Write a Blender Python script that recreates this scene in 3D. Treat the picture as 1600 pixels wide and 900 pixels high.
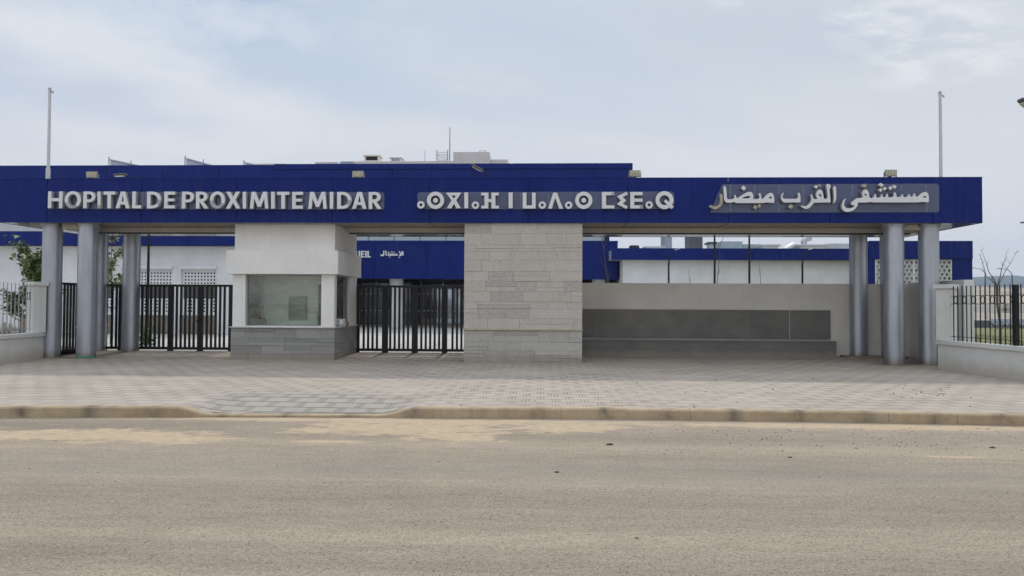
import bpy, bmesh, math, random
from mathutils import Vector, Matrix, noise as mnoise
from mathutils.geometry import tessellate_polygon
R = math.radians
random.seed(7)
S = bpy.context.scene
for o in list(bpy.data.objects):
    bpy.data.objects.remove(o)
COL = S.collection

# ------------------------------------------------------------------ camera
PITCH, YAW, ROLL, FPX, CAMH = .0239, .0404, .0052, 1120.0, 1.6
cam = bpy.data.cameras.new("camera")
camo = bpy.data.objects.new("camera", cam)
COL.objects.link(camo)
cam.sensor_width = 36
cam.lens = 36 * FPX / 1600
cam.clip_start = .05
cam.clip_end = 12000
_cp, _sp, _cy, _sy = math.cos(PITCH), math.sin(PITCH), math.cos(YAW), math.sin(YAW)
_r = Vector((_cy, _sy, 0)); _f = Vector((-_sy * _cp, _cy * _cp, _sp)); _u = _r.cross(_f)
_rr = math.cos(ROLL) * _r + math.sin(ROLL) * _u
_uu = -math.sin(ROLL) * _r + math.cos(ROLL) * _u
camo.matrix_world = Matrix(((_rr.x, _uu.x, -_f.x, 0), (_rr.y, _uu.y, -_f.y, 0), (_rr.z, _uu.z, -_f.z, CAMH), (0, 0, 0, 1)))
S.camera = camo

def at(px, py, Y):
    """point of the plane y = Y seen at photograph pixel (px, py): used to measure real positions"""
    d = _rr * (px - 800) + _uu * (450 - py) + _f * FPX
    t = Y / d.y
    return Vector((d.x * t, Y, CAMH + d.z * t))

def gd(px, py, z=0.0):
    d = _rr * (px - 800) + _uu * (450 - py) + _f * FPX
    t = (z - CAMH) / d.z
    return Vector((d.x * t, d.y * t, z))

# ------------------------------------------------------------------ light
SUN_EL, SUN_AZ = 50.5, 0.0          # the sun stands behind the gate, azimuth from +Y
sun = bpy.data.lights.new("sun", 'SUN')
sun.energy = 1.6
sun.angle = R(3.2)
sun.color = (1.0, .95, .87)
suno = bpy.data.objects.new("sun", sun)
COL.objects.link(suno)
_sd = Vector((math.sin(R(SUN_AZ)) * math.cos(R(SUN_EL)), math.cos(R(SUN_AZ)) * math.cos(R(SUN_EL)), math.sin(R(SUN_EL))))
suno.rotation_euler = (-_sd).to_track_quat('-Z', 'Y').to_euler()
suno.location = (0, 0, 40)

w = bpy.data.worlds.new("World")
S.world = w
w.use_nodes = True
def build_world():
    nt = w.node_tree
    N, L = nt.nodes, nt.links
    N.clear()
    out = N.new('ShaderNodeOutputWorld'); bg = N.new('ShaderNodeBackground')
    L.new(bg.outputs[0], out.inputs[0])
    bg.inputs['Strength'].default_value = .1
    sky = N.new('ShaderNodeTexSky'); sky.sky_type = 'NISHITA'; sky.sun_disc = False
    sky.sun_elevation = R(SUN_EL); sky.sun_rotation = R(SUN_AZ)
    sky.altitude = 400; sky.dust_density = 2.0; sky.air_density = 1.0
    tc = N.new('ShaderNodeTexCoord')
    sep = N.new('ShaderNodeSeparateXYZ'); L.new(tc.outputs['Generated'], sep.inputs[0])
    def m(op, a, b=None, c=None, clamp=False):
        n = N.new('ShaderNodeMath'); n.operation = op; n.use_clamp = clamp
        for i, v in enumerate((a, b, c)):
            if v is None: continue
            if isinstance(v, (int, float)): n.inputs[i].default_value = v
            else: L.new(v, n.inputs[i])
        return n.outputs[0]
    zc = m('MAXIMUM', sep.outputs['Z'], 0.0)
    den = m('ADD', zc, .22)
    ux = m('DIVIDE', sep.outputs['X'], den); uy = m('DIVIDE', sep.outputs['Y'], den)
    cmb = N.new('ShaderNodeCombineXYZ'); L.new(ux, cmb.inputs[0]); L.new(uy, cmb.inputs[1])
    def noi(rot, sc, scale, det, rough, dist, w_=0.0):
        mp = N.new('ShaderNodeMapping'); mp.inputs['Rotation'].default_value = (0, 0, R(rot)); mp.inputs['Scale'].default_value = sc
        mp.inputs['Location'].default_value = (w_, w_ * .7, 0)
        L.new(cmb.outputs[0], mp.inputs[0])
        n = N.new('ShaderNodeTexNoise'); L.new(mp.outputs[0], n.inputs['Vector'])
        n.inputs['Scale'].default_value = scale; n.inputs['Detail'].default_value = det
        n.inputs['Roughness'].default_value = rough; n.inputs['Distortion'].default_value = dist
        return n.outputs['Fac']
    def ramp(f, stops):
        r = N.new('ShaderNodeValToRGB'); L.new(f, r.inputs[0])
        e = r.color_ramp.elements
        while len(e) > 1: e.remove(e[-1])
        e[0].position, e[0].color = stops[0][0], stops[0][1] + (1,)
        for p, c in stops[1:]:
            k = e.new(p); k.color = c + (1,)
        return r.outputs[0]
    def mixc(f, a, b):
        n = N.new('ShaderNodeMix'); n.data_type = 'RGBA'
        if isinstance(f, (int, float)): n.inputs[0].default_value = f
        else: L.new(f, n.inputs[0])
        for i, v in ((6, a), (7, b)):
            if isinstance(v, tuple): n.inputs[i].default_value = v + (1,)
            else: L.new(v, n.inputs[i])
        return n.outputs[2]
    # broad veil of high cloud, streaked
    f1 = noi(38, (.75, 1.9, 1), .95, 9, .56, .55, 3.1)
    veil = ramp(f1, [(.34, (4.6, 5.5, 7.0)), (.50, (6.15, 6.75, 7.45)), (.64, (7.3, 7.6, 8.0))])
    cover = ramp(f1, [(.28, (.72,) * 3), (.52, (1,) * 3)])
    col = mixc(cover, sky.outputs[0], veil)
    # small broken puffs, bright
    f2 = noi(-18, (1, 1.5, 1), 9.0, 8, .62, .3, 11.3)
    f2b = noi(0, (1, 1, 1), .9, 2, .5, 0, 4.7)
    def uv(px, py):
        d = (_rr * (px - 800) + _uu * (450 - py) + _f * FPX).normalized()
        return d.x / (d.z + .22), d.y / (d.z + .22)
    def seg_dist(pa, pb):
        # distance in cloud-layer coordinates to the axis of one cloud bank or gap
        ax, ay = uv(*pa); bx, by = uv(*pb); dx, dy = bx - ax, by - ay; LL = dx * dx + dy * dy
        t_ = m('ADD', m('MULTIPLY', m('SUBTRACT', ux, ax), dx / LL), m('MULTIPLY', m('SUBTRACT', uy, ay), dy / LL), clamp=True)
        ex = m('SUBTRACT', m('SUBTRACT', ux, ax), m('MULTIPLY', t_, dx)); ey = m('SUBTRACT', m('SUBTRACT', uy, ay), m('MULTIPLY', t_, dy))
        return m('SQRT', m('ADD', m('MULTIPLY', ex, ex), m('MULTIPLY', ey, ey)))
    fw = noi(20, (1, 1, 1), 3.0, 8, .6, .3, 9.1)
    warp = m('MULTIPLY', m('SUBTRACT', fw, .5), .62)
    for pa, pb, wd_, cc, k in (((-80, 125), (270, 205), .20, (4.5, 5.55, 7.35), .95), ((190, 50), (540, 120), .20, (4.9, 5.95, 7.5), .9), ((760, 10), (1000, 60), .34, (5.6, 6.5, 7.6), .6),
                               ((-60, 10), (430, 180), .15, (8.0, 8.3, 8.65), .85), ((60, 195), (330, 235), .10, (7.7, 7.95, 8.3), .7), ((330, 30), (470, 65), .07, (7.6, 8.0, 8.5), .7), ((1180, 70), (1480, 150), .40, (6.5, 6.9, 7.35), .7)):
        f_ = ramp(m('ADD', seg_dist(pa, pb), warp), [(.0, (k,) * 3), (wd_ * 1.6, (0,) * 3)])
        col = mixc(f_, col, cc)
    pw = m('MULTIPLY', m('SUBTRACT', f2b, .5), .5)
    puffm = m('MAXIMUM', ramp(m('ADD', seg_dist((1370, 20), (1480, 45)), pw), [(.05, (1,) * 3), (.14, (0,) * 3)]),
              m('MAXIMUM', ramp(m('ADD', seg_dist((1450, 95), (1590, 70)), pw), [(.04, (1,) * 3), (.13, (0,) * 3)]), ramp(m('ADD', seg_dist((1130, 3), (1150, 6)), pw), [(.0, (.8,) * 3), (.05, (0,) * 3)])))
    puff = m('MULTIPLY', ramp(f2, [(.42, (0,) * 3), (.62, (1,) * 3)]), puffm)
    col = mixc(m('MULTIPLY', puff, .8), col, (8.5, 8.7, 8.9))
    # pale murk along the horizon
    hz = ramp(sep.outputs['Z'], [(0.0, (1,) * 3), (.14, (.85,) * 3), (.34, (0,) * 3)])
    col = mixc(hz, col, (8.35, 8.3, 8.4))
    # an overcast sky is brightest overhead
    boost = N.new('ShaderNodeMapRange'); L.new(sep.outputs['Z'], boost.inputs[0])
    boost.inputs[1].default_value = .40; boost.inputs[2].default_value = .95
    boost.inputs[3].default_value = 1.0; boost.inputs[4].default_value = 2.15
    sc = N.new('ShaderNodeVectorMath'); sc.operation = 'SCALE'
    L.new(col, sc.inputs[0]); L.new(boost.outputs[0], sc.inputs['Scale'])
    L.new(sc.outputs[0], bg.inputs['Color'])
build_world()
S.view_settings.view_transform = 'Standard'
S.view_settings.look = 'None'
S.view_settings.exposure = 0.0
S.view_settings.gamma = 1.0
S.view_settings.use_curve_mapping = False
S.cycles.max_bounces = 7
S.cycles.transparent_max_bounces = 12
S.cycles.caustics_reflective = False
S.cycles.caustics_refractive = False
S.cycles.sample_clamp_indirect = 6

# ------------------------------------------------------------------ materials
class NT:
    """small node-tree writer"""
    def __init__(s, name):
        s.m = bpy.data.materials.new(name); s.m.use_nodes = True
        s.t = s.m.node_tree; s.N = s.t.nodes; s.L = s.t.links
        s.b = s.N['Principled BSDF']
        s.tc = s.N.new('ShaderNodeTexCoord')
        s.pos = s.N.new('ShaderNodeNewGeometry').outputs['Position']
    def link(s, a, b): s.L.new(a, b)
    def setv(s, inp, v):
        if isinstance(v, (int, float)): inp.default_value = v
        elif isinstance(v, tuple): inp.default_value = v if len(v) == len(inp.default_value) else v + (1,)
        else: s.L.new(v, inp)
    def math(s, op, a, b=None, c=None, clamp=False):
        n = s.N.new('ShaderNodeMath'); n.operation = op; n.use_clamp = clamp
        for i, v in enumerate((a, b, c)):
            if v is not None: s.setv(n.inputs[i], v)
        return n.outputs[0]
    def sep(s, v):
        n = s.N.new('ShaderNodeSeparateXYZ'); s.L.new(v, n.inputs[0]); return n.outputs
    def comb(s, x, y, z):
        n = s.N.new('ShaderNodeCombineXYZ')
        for i, v in enumerate((x, y, z)): s.setv(n.inputs[i], v)
        return n.outputs[0]
    def noise(s, scale, det=4, rough=.55, vec=None, stretch=None, dist=0, off=None):
        v = vec if vec is not None else s.pos
        if stretch or off:
            mp = s.N.new('ShaderNodeMapping')
            if stretch: mp.inputs['Scale'].default_value = stretch
            if off: mp.inputs['Location'].default_value = off
            s.L.new(v, mp.inputs[0]); v = mp.outputs[0]
        n = s.N.new('ShaderNodeTexNoise'); s.L.new(v, n.inputs['Vector'])
        n.inputs['Scale'].default_value = scale; n.inputs['Detail'].default_value = det
        n.inputs['Roughness'].default_value = rough; n.inputs['Distortion'].default_value = dist
        return n.outputs['Fac']
    def ramp(s, f, stops):
        r = s.N.new('ShaderNodeValToRGB'); s.L.new(f, r.inputs[0])
        e = r.color_ramp.elements
        while len(e) > 1: e.remove(e[-1])
        g = lambda c: (c, c, c, 1) if isinstance(c, (int, float)) else c + (1,)
        e[0].position, e[0].color = stops[0][0], g(stops[0][1])
        for p, c in stops[1:]:
            k = e.new(p); k.color = g(c)
        return r.outputs[0]
    def mix(s, f, a, b, mode='MIX'):
        n = s.N.new('ShaderNodeMix'); n.data_type = 'RGBA'; n.blend_type = mode
        s.setv(n.inputs[0], f); s.setv(n.inputs[6], a); s.setv(n.inputs[7], b)
        return n.outputs[2]
    def col(s, v): s.setv(s.b.inputs['Base Color'], v)
    def rough(s, v): s.setv(s.b.inputs['Roughness'], v)
    def bump(s, h, strength=.3, dist=.01):
        n = s.N.new('ShaderNodeBump'); n.inputs['Strength'].default_value = strength; n.inputs['Distance'].default_value = dist
        s.L.new(h, n.inputs['Height']); s.L.new(n.outputs[0], s.b.inputs['Normal'])

def plain(name, c, rough=.6, metal=0.0, var=.12, scale=3.0, bump=0.0, bscale=60, spec=.5, coat=0.0):
    t = NT(name)
    n = t.noise(scale, 5, .6)
    f = t.ramp(n, [(.3, 1 - var), (.7, 1 + var * .6)])
    t.col(t.mix(1.0, c, f, 'MULTIPLY'))
    t.rough(t.math('ADD', t.math('MULTIPLY', t.noise(scale * 2.3, 4), .16), rough - .08))
    t.b.inputs['Metallic'].default_value = metal
    t.b.inputs['Specular IOR Level'].default_value = spec
    t.b.inputs['Coat Weight'].default_value = coat
    if bump: t.bump(t.noise(bscale, 4, .6), bump, .01)
    return t.m

def streaked(name, c, dirt, amount=.5, rough=.75, bump=.15, zlow=None):
    """painted render: faint vertical runs, blotches, a dirty foot"""
    t = NT(name)
    blot = t.ramp(t.noise(1.1, 6, .6), [(.32, .90), (.68, 1.03)])
    runs = t.ramp(t.noise(1.0, 5, .6, stretch=(5.5, 5.5, .35)), [(.50, 0.0), (.78, amount)])
    base = t.mix(1.0, c, blot, 'MULTIPLY')
    base = t.mix(runs, base, dirt)
    if zlow is not None:
        z = t.sep(t.pos)[2]
        edge = t.math('ADD', z, t.math('MULTIPLY', t.noise(2.5, 5, .65), -.45))
        foot = t.ramp(edge, [(max(0.0, zlow - .32), .55), (zlow - .02, .0)])
        base = t.mix(foot, base, (.40, .33, .25))
    fine = t.ramp(t.noise(70, 3, .6), [(.3, .93), (.7, 1.04)])
    t.col(t.mix(1.0, base, fine, 'MULTIPLY'))
    t.rough(rough)
    if bump: t.bump(t.noise(160, 3, .6), bump, .006)
    return t.m

def blue_panel():
    t = NT('blue composite panel')
    n = t.ramp(t.noise(.7, 5, .6, stretch=(1, 1, .5)), [(.3, .88), (.7, 1.08)])
    c = t.mix(1.0, (.0042, .0165, .150), n, 'MULTIPLY')
    dust = t.ramp(t.noise(1.3, 6, .65, stretch=(7, 7, .4)), [(.48, 0.0), (.85, .16)])
    t.col(t.mix(dust, c, (.11, .12, .15)))
    t.rough(t.ramp(t.noise(2.1, 4), [(.3, .38), (.7, .46)]))
    t.b.inputs['Specular IOR Level'].default_value = .16
    t.bump(t.noise(1.1, 2, .5), .16, .03)
    return t.m

def column_mat():
    t = NT('silver column paint')
    n = t.ramp(t.noise(1.6, 6, .6, stretch=(3, 3, .5)), [(.28, .80), (.72, 1.10)])
    c = t.mix(1.0, (.45, .475, .53), n, 'MULTIPLY')
    z = t.sep(t.pos)[2]
    foot = t.ramp(t.math('ADD', z, t.math('MULTIPLY', t.noise(5, 5, .6), -.22)), [(.10, .7), (.28, 0.0)])
    t.col(t.mix(foot, c, (.24, .21, .17)))
    t.b.inputs['Metallic'].default_value = .78
    t.rough(t.ramp(t.noise(3, 5, .6), [(.3, .36), (.7, .44)]))
    t.bump(t.noise(9, 3, .5), .03, .01)
    return t.m

def stone_mat(name, a, b, dark, foot=False):
    t = NT(name)
    isl = t.N.new('ShaderNodeNewGeometry').outputs['Random Per Island']
    c = t.mix(isl, a, b)
    gr = t.ramp(t.noise(26, 7, .68), [(.30, .80), (.70, 1.12)])
    c = t.mix(1.0, c, gr, 'MULTIPLY')
    wn = t.N.new('ShaderNodeTexWhiteNoise'); wn.noise_dimensions = '1D'
    t.link(t.math('MULTIPLY', isl, 91.7), wn.inputs['W'])
    # a few rougher, darker slabs
    sel = t.ramp(wn.outputs['Value'], [(.80, 0.0), (.84, .75)])
    tex = t.ramp(t.noise(38, 8, .75), [(.40, 0.0), (.62, 1.0)])
    c = t.mix(t.math('MULTIPLY', sel, tex), c, dark)
    st = t.ramp(t.noise(1.0, 6, .7, stretch=(3, 3, 1.2)), [(.50, 0.0), (.82, .28)])
    c = t.mix(st, c, dark)
    if foot:
        z = t.sep(t.pos)[2]
        f = t.ramp(t.math('ADD', z, t.math('MULTIPLY', t.noise(3, 5, .65), -.35)), [(.02, .75), (.24, 0.0)])
        c = t.mix(f, c, (.30, .25, .19))
    t.col(c)
    t.rough(.82)
    t.bump(t.noise(45, 7, .72), .35, .012)
    return t.m

def road_mat():
    t = NT('dusty asphalt')
    p = t.pos
    x, y, z = t.sep(p)
    agg = t.ramp(t.math('ADD', t.math('MULTIPLY', t.noise(70, 2, .6), .62), t.math('MULTIPLY', t.noise(26, 3, .7), .38)), [(.36, .52), (.48, .97), (.64, 1.30)])
    lane = t.ramp(t.noise(1.0, 5, .6, stretch=(.05, .95, 1)), [(.34, (.258, .216, .168)), (.66, (.372, .306, .232))])
    blot = t.ramp(t.noise(.45, 6, .65, stretch=(.5, 1, 1), dist=.6), [(.3, .88), (.7, 1.10)])
    c = t.mix(1.0, lane, blot, 'MULTIPLY')
    c = t.mix(1.0, c, agg, 'MULTIPLY')
    c = t.mix(1.0, c, t.ramp(t.noise(34, 2, .5, off=(2, 7, 0)), [(.27, .38), (.37, 1.0), (.66, 1.0), (.76, 1.3)]), 'MULTIPLY')
    c = t.mix(1.0, c, t.ramp(t.noise(5.5, 6, .72, stretch=(.5, 1.6, 1)), [(.32, .88), (.68, 1.09)]), 'MULTIPLY')
    # one long darker wheel path
    wob = t.math('MULTIPLY', t.noise(.35, 4, .6), 1.1)
    band = t.math('ABSOLUTE', t.math('ADD', t.math('SUBTRACT', y, 6.95), t.math('SUBTRACT', wob, .55)))
    bandf = t.ramp(band, [(.05, .30), (.70, 0.0)])
    c = t.mix(bandf, c, (.185, .178, .162))
    dirtn = t.noise(2.4, 9, .72, stretch=(.75, 1.5, 1))
    fine = t.noise(11, 7, .7, stretch=(.35, 1.4, 1))
    wn = t.math('ADD', t.math('MULTIPLY', t.math('SUBTRACT', dirtn, .5), 3.3), t.math('MULTIPLY', t.math('SUBTRACT', fine, .5), 2.0))
    tot = None
    for cx, cy, rx, ry, k in SAND:
        dx = t.math('DIVIDE', t.math('SUBTRACT', x, cx), rx); dy = t.math('DIVIDE', t.math('SUBTRACT', y, cy), ry)
        d = t.math('SQRT', t.math('ADD', t.math('MULTIPLY', dx, dx), t.math('MULTIPLY', dy, dy)))
        v = t.math('MULTIPLY', t.math('SUBTRACT', 1.0, t.math('ADD', d, wn)), k)
        tot = v if tot is None else t.math('MAXIMUM', tot, v)
    sf = t.ramp(tot, [(.0, 0.0), (.12, .70), (.40, 1.0)])
    sandc = t.mix(t.ramp(t.noise(7, 6, .65), [(.3, 0.0), (.7, 1.0)]), (.43, .325, .215), (.535, .42, .29))
    sandc = t.mix(1.0, sandc, t.ramp(t.noise(60, 3, .7), [(.3, .88), (.7, 1.1)]), 'MULTIPLY')
    brk = t.ramp(t.noise(14, 7, .75, stretch=(.45, 1.5, 1)), [(.34, .30), (.50, 1.0)])
    c = t.mix(t.math('MULTIPLY', sf, brk), c, sandc)
    film = t.ramp(t.math('ADD', tot, 1.1), [(.0, 0.0), (1.0, .26)])
    c = t.mix(t.math('MULTIPLY', film, t.ramp(t.noise(3.0, 6, .7, stretch=(.6, 1.6, 1)), [(.40, 0.0), (.62, 1.0)])), c, (.46, .36, .25))
    # dark grit and pale scuffs
    vor = t.N.new('ShaderNodeTexVoronoi'); vor.inputs['Scale'].default_value = 9; t.link(p, vor.inputs['Vector'])
    vsel = t.sep(vor.outputs['Color'])[0]
    grit = t.math('MULTIPLY', t.ramp(vor.outputs['Distance'], [(.05, 1.0), (.09, 0.0)]), t.ramp(vsel, [(.80, 0.0), (.82, .7)]))
    c = t.mix(grit, c, (.06, .055, .05))
    scuf = t.ramp(t.noise(1.0, 6, .7, stretch=(.25, 9, 1), off=(3, 1, 0)), [(.66, 0.0), (.76, .32)])
    c = t.mix(scuf, c, (.44, .40, .34))
    t.col(c)
    t.rough(.92)
    t.b.inputs['Specular IOR Level'].default_value = .2
    t.bump(t.math('ADD', t.noise(85, 4, .75), t.math('MULTIPLY', sf, .4)), .55, .012)
    return t.m

def paver_mat():
    t = NT('grooved concrete pavers')
    x, y, z = t.sep(t.pos)
    TL, TW = .45, .31
    wx = t.math('ADD', x, t.math('MULTIPLY', t.math('SUBTRACT', t.noise(1.3, 2), .5), .03))
    row = t.math('FLOOR', t.math('DIVIDE', y, TW))
    odd = t.math('MULTIPLY', t.math('FRACT', t.math('MULTIPLY', row, .5)), 1.0)
    u = t.math('ADD', t.math('DIVIDE', wx, TL), odd)
    cell = t.math('FLOOR', u)
    fu = t.math('MULTIPLY', t.math('ABSOLUTE', t.math('SUBTRACT', t.math('FRACT', u), .5)), TL)      # .24 at the joint
    fv = t.math('MULTIPLY', t.math('ABSOLUTE', t.math('SUBTRACT', t.math('FRACT', t.math('DIVIDE', y, TW)), .5)), TW)
    def line(f, pos, wd):
        return t.ramp(t.math('ABSOLUTE', t.math('SUBTRACT', f, pos)), [(wd * .6, 1.0), (wd * 1.4, 0.0)])
    ju = line(fu, .225, .0095); gu = line(fu, .176, .0075)
    jv = line(fv, .155, .016)
    gv = line(fv, .118, .005)
    lines = t.math('MAXIMUM', t.math('MAXIMUM', ju, t.math('MULTIPLY', gu, .85)), t.math('MAXIMUM', jv, t.math('MULTIPLY', gv, .12)))
    # the grooves are filled with dust here and there
    fill = t.ramp(t.noise(.55, 6, .65), [(.36, .22), (.62, 1.0)])
    # the lowered kerb ramp is laid in darker, deeper-cut tiles
    ax = t.math('ABSOLUTE', t.math('ADD', x, 3.45))
    rampx = t.math('SUBTRACT', 1.0, t.math('MULTIPLY', t.math('SUBTRACT', ax, 1.45), 3.2), clamp=True)
    yy = t.math('ADD', y, t.math('MULTIPLY', ax, .18))
    rampy = t.math('MULTIPLY', t.math('SUBTRACT', 11.75, yy), 5.0, clamp=True)
    rampm = t.math('MULTIPLY', rampx, rampy)
    wn = t.N.new('ShaderNodeTexWhiteNoise'); wn.noise_dimensions = '2D'
    t.link(t.comb(cell, row, 0), wn.inputs['Vector'])
    tile = t.ramp(wn.outputs['Value'], [(0, .92), (1, 1.06)])
    c = t.mix(1.0, (.398, .343, .284), tile, 'MULTIPLY')
    c = t.mix(t.math('MULTIPLY', rampm, .6), c, (.30, .275, .245))
    c = t.mix(1.0, c, t.ramp(t.noise(.8, 7, .65), [(.3, .88), (.7, 1.08)]), 'MULTIPLY')
    dust = t.ramp(t.noise(.6, 7, .7, stretch=(.6, 1, 1), off=(5, 2, 0)), [(.50, 0.0), (.75, .55)])
    c = t.mix(dust, c, (.42, .33, .235))
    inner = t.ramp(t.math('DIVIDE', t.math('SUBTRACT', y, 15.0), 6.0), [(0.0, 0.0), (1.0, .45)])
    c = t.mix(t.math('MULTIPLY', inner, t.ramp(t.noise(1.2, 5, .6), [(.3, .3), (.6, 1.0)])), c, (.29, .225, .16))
    c = t.mix(1.0, c, t.ramp(t.noise(120, 3, .7), [(.3, .90), (.7, 1.08)]), 'MULTIPLY')
    lf = t.math('MULTIPLY', lines, t.math('MAXIMUM', fill, rampm))
    c = t.mix(t.math('MULTIPLY', lf, .78), c, (.07, .060, .049))
    t.col(c)
    t.rough(.85)
    t.bump(t.math('ADD', t.math('MULTIPLY', lines, -1.0), t.math('MULTIPLY', t.noise(60, 4, .7), .25)), .4, .008)
    return t.m

def kerb_mat():
    t = NT('sandy kerb stone')
    x, y, z = t.sep(t.pos)
    isl = t.N.new('ShaderNodeNewGeometry').outputs['Random Per Island']
    c = t.mix(isl, (.37, .282, .180), (.455, .355, .235))
    c = t.mix(1.0, c, t.ramp(t.noise(4.5, 7, .7), [(.3, .78), (.7, 1.12)]), 'MULTIPLY')
    # damp soot blots near the joints
    fx = t.math('ABSOLUTE', t.math('SUBTRACT', t.math('FRACT', t.math('ADD', t.math('DIVIDE', x, .9), .5)), .5))
    jf = t.ramp(fx, [(.0, 1.0), (.20, 0.0)])
    st = t.math('MULTIPLY', jf, t.ramp(t.noise(3.2, 6, .7), [(.40, 0.0), (.62, .85)]))
    c = t.mix(st, c, (.11, .09, .07))
    c = t.mix(t.ramp(t.noise(1.6, 6, .7), [(.55, 0.0), (.8, .6)]), c, (.47, .43, .37))
    t.col(c); t.rough(.9)
    t.bump(t.noise(50, 5, .7), .4, .01)
    return t.m

def glass_mat(name, tint, rough=.02, refl=1.0):
    t = NT(name)
    t.N.remove(t.b)
    out = t.N['Material Output']
    tr = t.N.new('ShaderNodeBsdfTransparent'); tr.inputs[0].default_value = tint + (1,)
    gl = t.N.new('ShaderNodeBsdfGlossy'); gl.inputs['Roughness'].default_value = rough
    gl.inputs[0].default_value = (refl, refl, refl, 1)
    fr = t.N.new('ShaderNodeFresnel'); fr.inputs[0].default_value = 1.5
    bn = t.N.new('ShaderNodeBump'); bn.inputs['Strength'].default_value = .02; bn.inputs['Distance'].default_value = .05
    t.link(t.noise(2.2, 3, .5), bn.inputs['Height']); t.link(bn.outputs[0], gl.inputs['Normal'])
    mx = t.N.new('ShaderNodeMixShader')
    t.link(fr.outputs[0], mx.inputs[0]); t.link(tr.outputs[0], mx.inputs[1]); t.link(gl.outputs[0], mx.inputs[2])
    # a film of dust, its pale streaks also painted in for reflections
    df = t.N.new('ShaderNodeBsdfDiffuse'); df.inputs[0].default_value = (.72, .76, .70, 1)
    m2 = t.N.new('ShaderNodeMixShader')
    t.link(t.ramp(t.noise(1.2, 7, .7, stretch=(1, 1, 3.0), dist=1.2), [(.42, .02), (.70, .17)]), m2.inputs[0])
    t.link(mx.outputs[0], m2.inputs[1]); t.link(df.outputs[0], m2.inputs[2])
    t.link(m2.outputs[0], out.inputs[0])
    return t.m

def leaf_mat(name, a, b):
    t = NT(name)
    isl = t.N.new('ShaderNodeNewGeometry').outputs['Random Per Island']
    t.col(t.mix(isl, a, b)); t.rough(.6)
    t.b.inputs['Subsurface Weight'].default_value = 0
    return t.m

SAND = [(gd(150, 681).x, 8.52, 1.45, .46, 1.0), (gd(250, 684).x, 8.36, .95, .30, 1.0), (gd(30, 684).x, 8.45, .9, .22, 1.0),
        (gd(610, 668).x, 9.35, 1.15, .55, 1.0), (gd(705, 683).x, 8.75, .75, .38, 1.0), (gd(500, 672).x, 9.0, .45, .2, .8),
        (gd(880, 668).x, 9.45, .85, .42, .95), (gd(700, 659).x, 9.75, 1.6, .22, .8),
        (gd(1330, 664).x, 9.80, 3.6, .20, 1.0), (-3.0, 9.86, 5.5, .16, .7), (gd(640, 676).x, 9.15, 1.5, .42, .8), (gd(520, 690).x, 8.3, .5, .10, .6), (gd(1490, 715).x, 7.9, .35, .05, .7)]

def granite_mat():
    t = NT('dark granite')
    x, y, z = t.sep(t.pos)
    isl = t.N.new('ShaderNodeNewGeometry').outputs['Random Per Island']
    c = t.mix(isl, (.150, .142, .130), (.185, .176, .160))
    c = t.mix(1.0, c, t.ramp(t.noise(1.5, 7, .68, stretch=(1, 1, 1.6)), [(.3, .78), (.7, 1.20)]), 'MULTIPLY')
    c = t.mix(1.0, c, t.ramp(t.noise(55, 4, .7), [(.3, .85), (.7, 1.15)]), 'MULTIPLY')
    dusty = t.ramp(t.math('ADD', z, t.math('MULTIPLY', t.noise(2.5, 6, .7), -.30)), [(.06, .65), (.26, 0.0)])
    c = t.mix(dusty, c, (.33, .28, .21))
    scr = t.ramp(t.noise(1.0, 6, .75, stretch=(3, 3, 14), off=(4, 0, 9)), [(.68, 0.0), (.78, .5)])
    t.col(t.mix(scr, c, (.38, .36, .32))); t.rough(.58)
    t.bump(t.noise(120, 3, .6), .15, .006)
    return t.m
def court_mat():
    t = NT('pale courtyard paving')
    x, y, z = t.sep(t.pos)
    def j(v, p, w_):
        f = t.math('MULTIPLY', t.math('ABSOLUTE', t.math('SUBTRACT', t.math('FRACT', t.math('DIVIDE', v, p)), .5)), p)
        return t.ramp(f, [(p / 2 - w_, 0.0), (p / 2 - w_ * .3, 1.0)])
    l = t.math('MAXIMUM', j(x, 1.2, .02), j(y, 2.4, .05))
    c = t.mix(1.0, (.50, .475, .435), t.ramp(t.noise(1.1, 6, .65), [(.3, .84), (.7, 1.08)]), 'MULTIPLY')
    t.col(t.mix(t.math('MULTIPLY', l, .8), c, (.10, .09, .08))); t.rough(.85)
    return t.m

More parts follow.
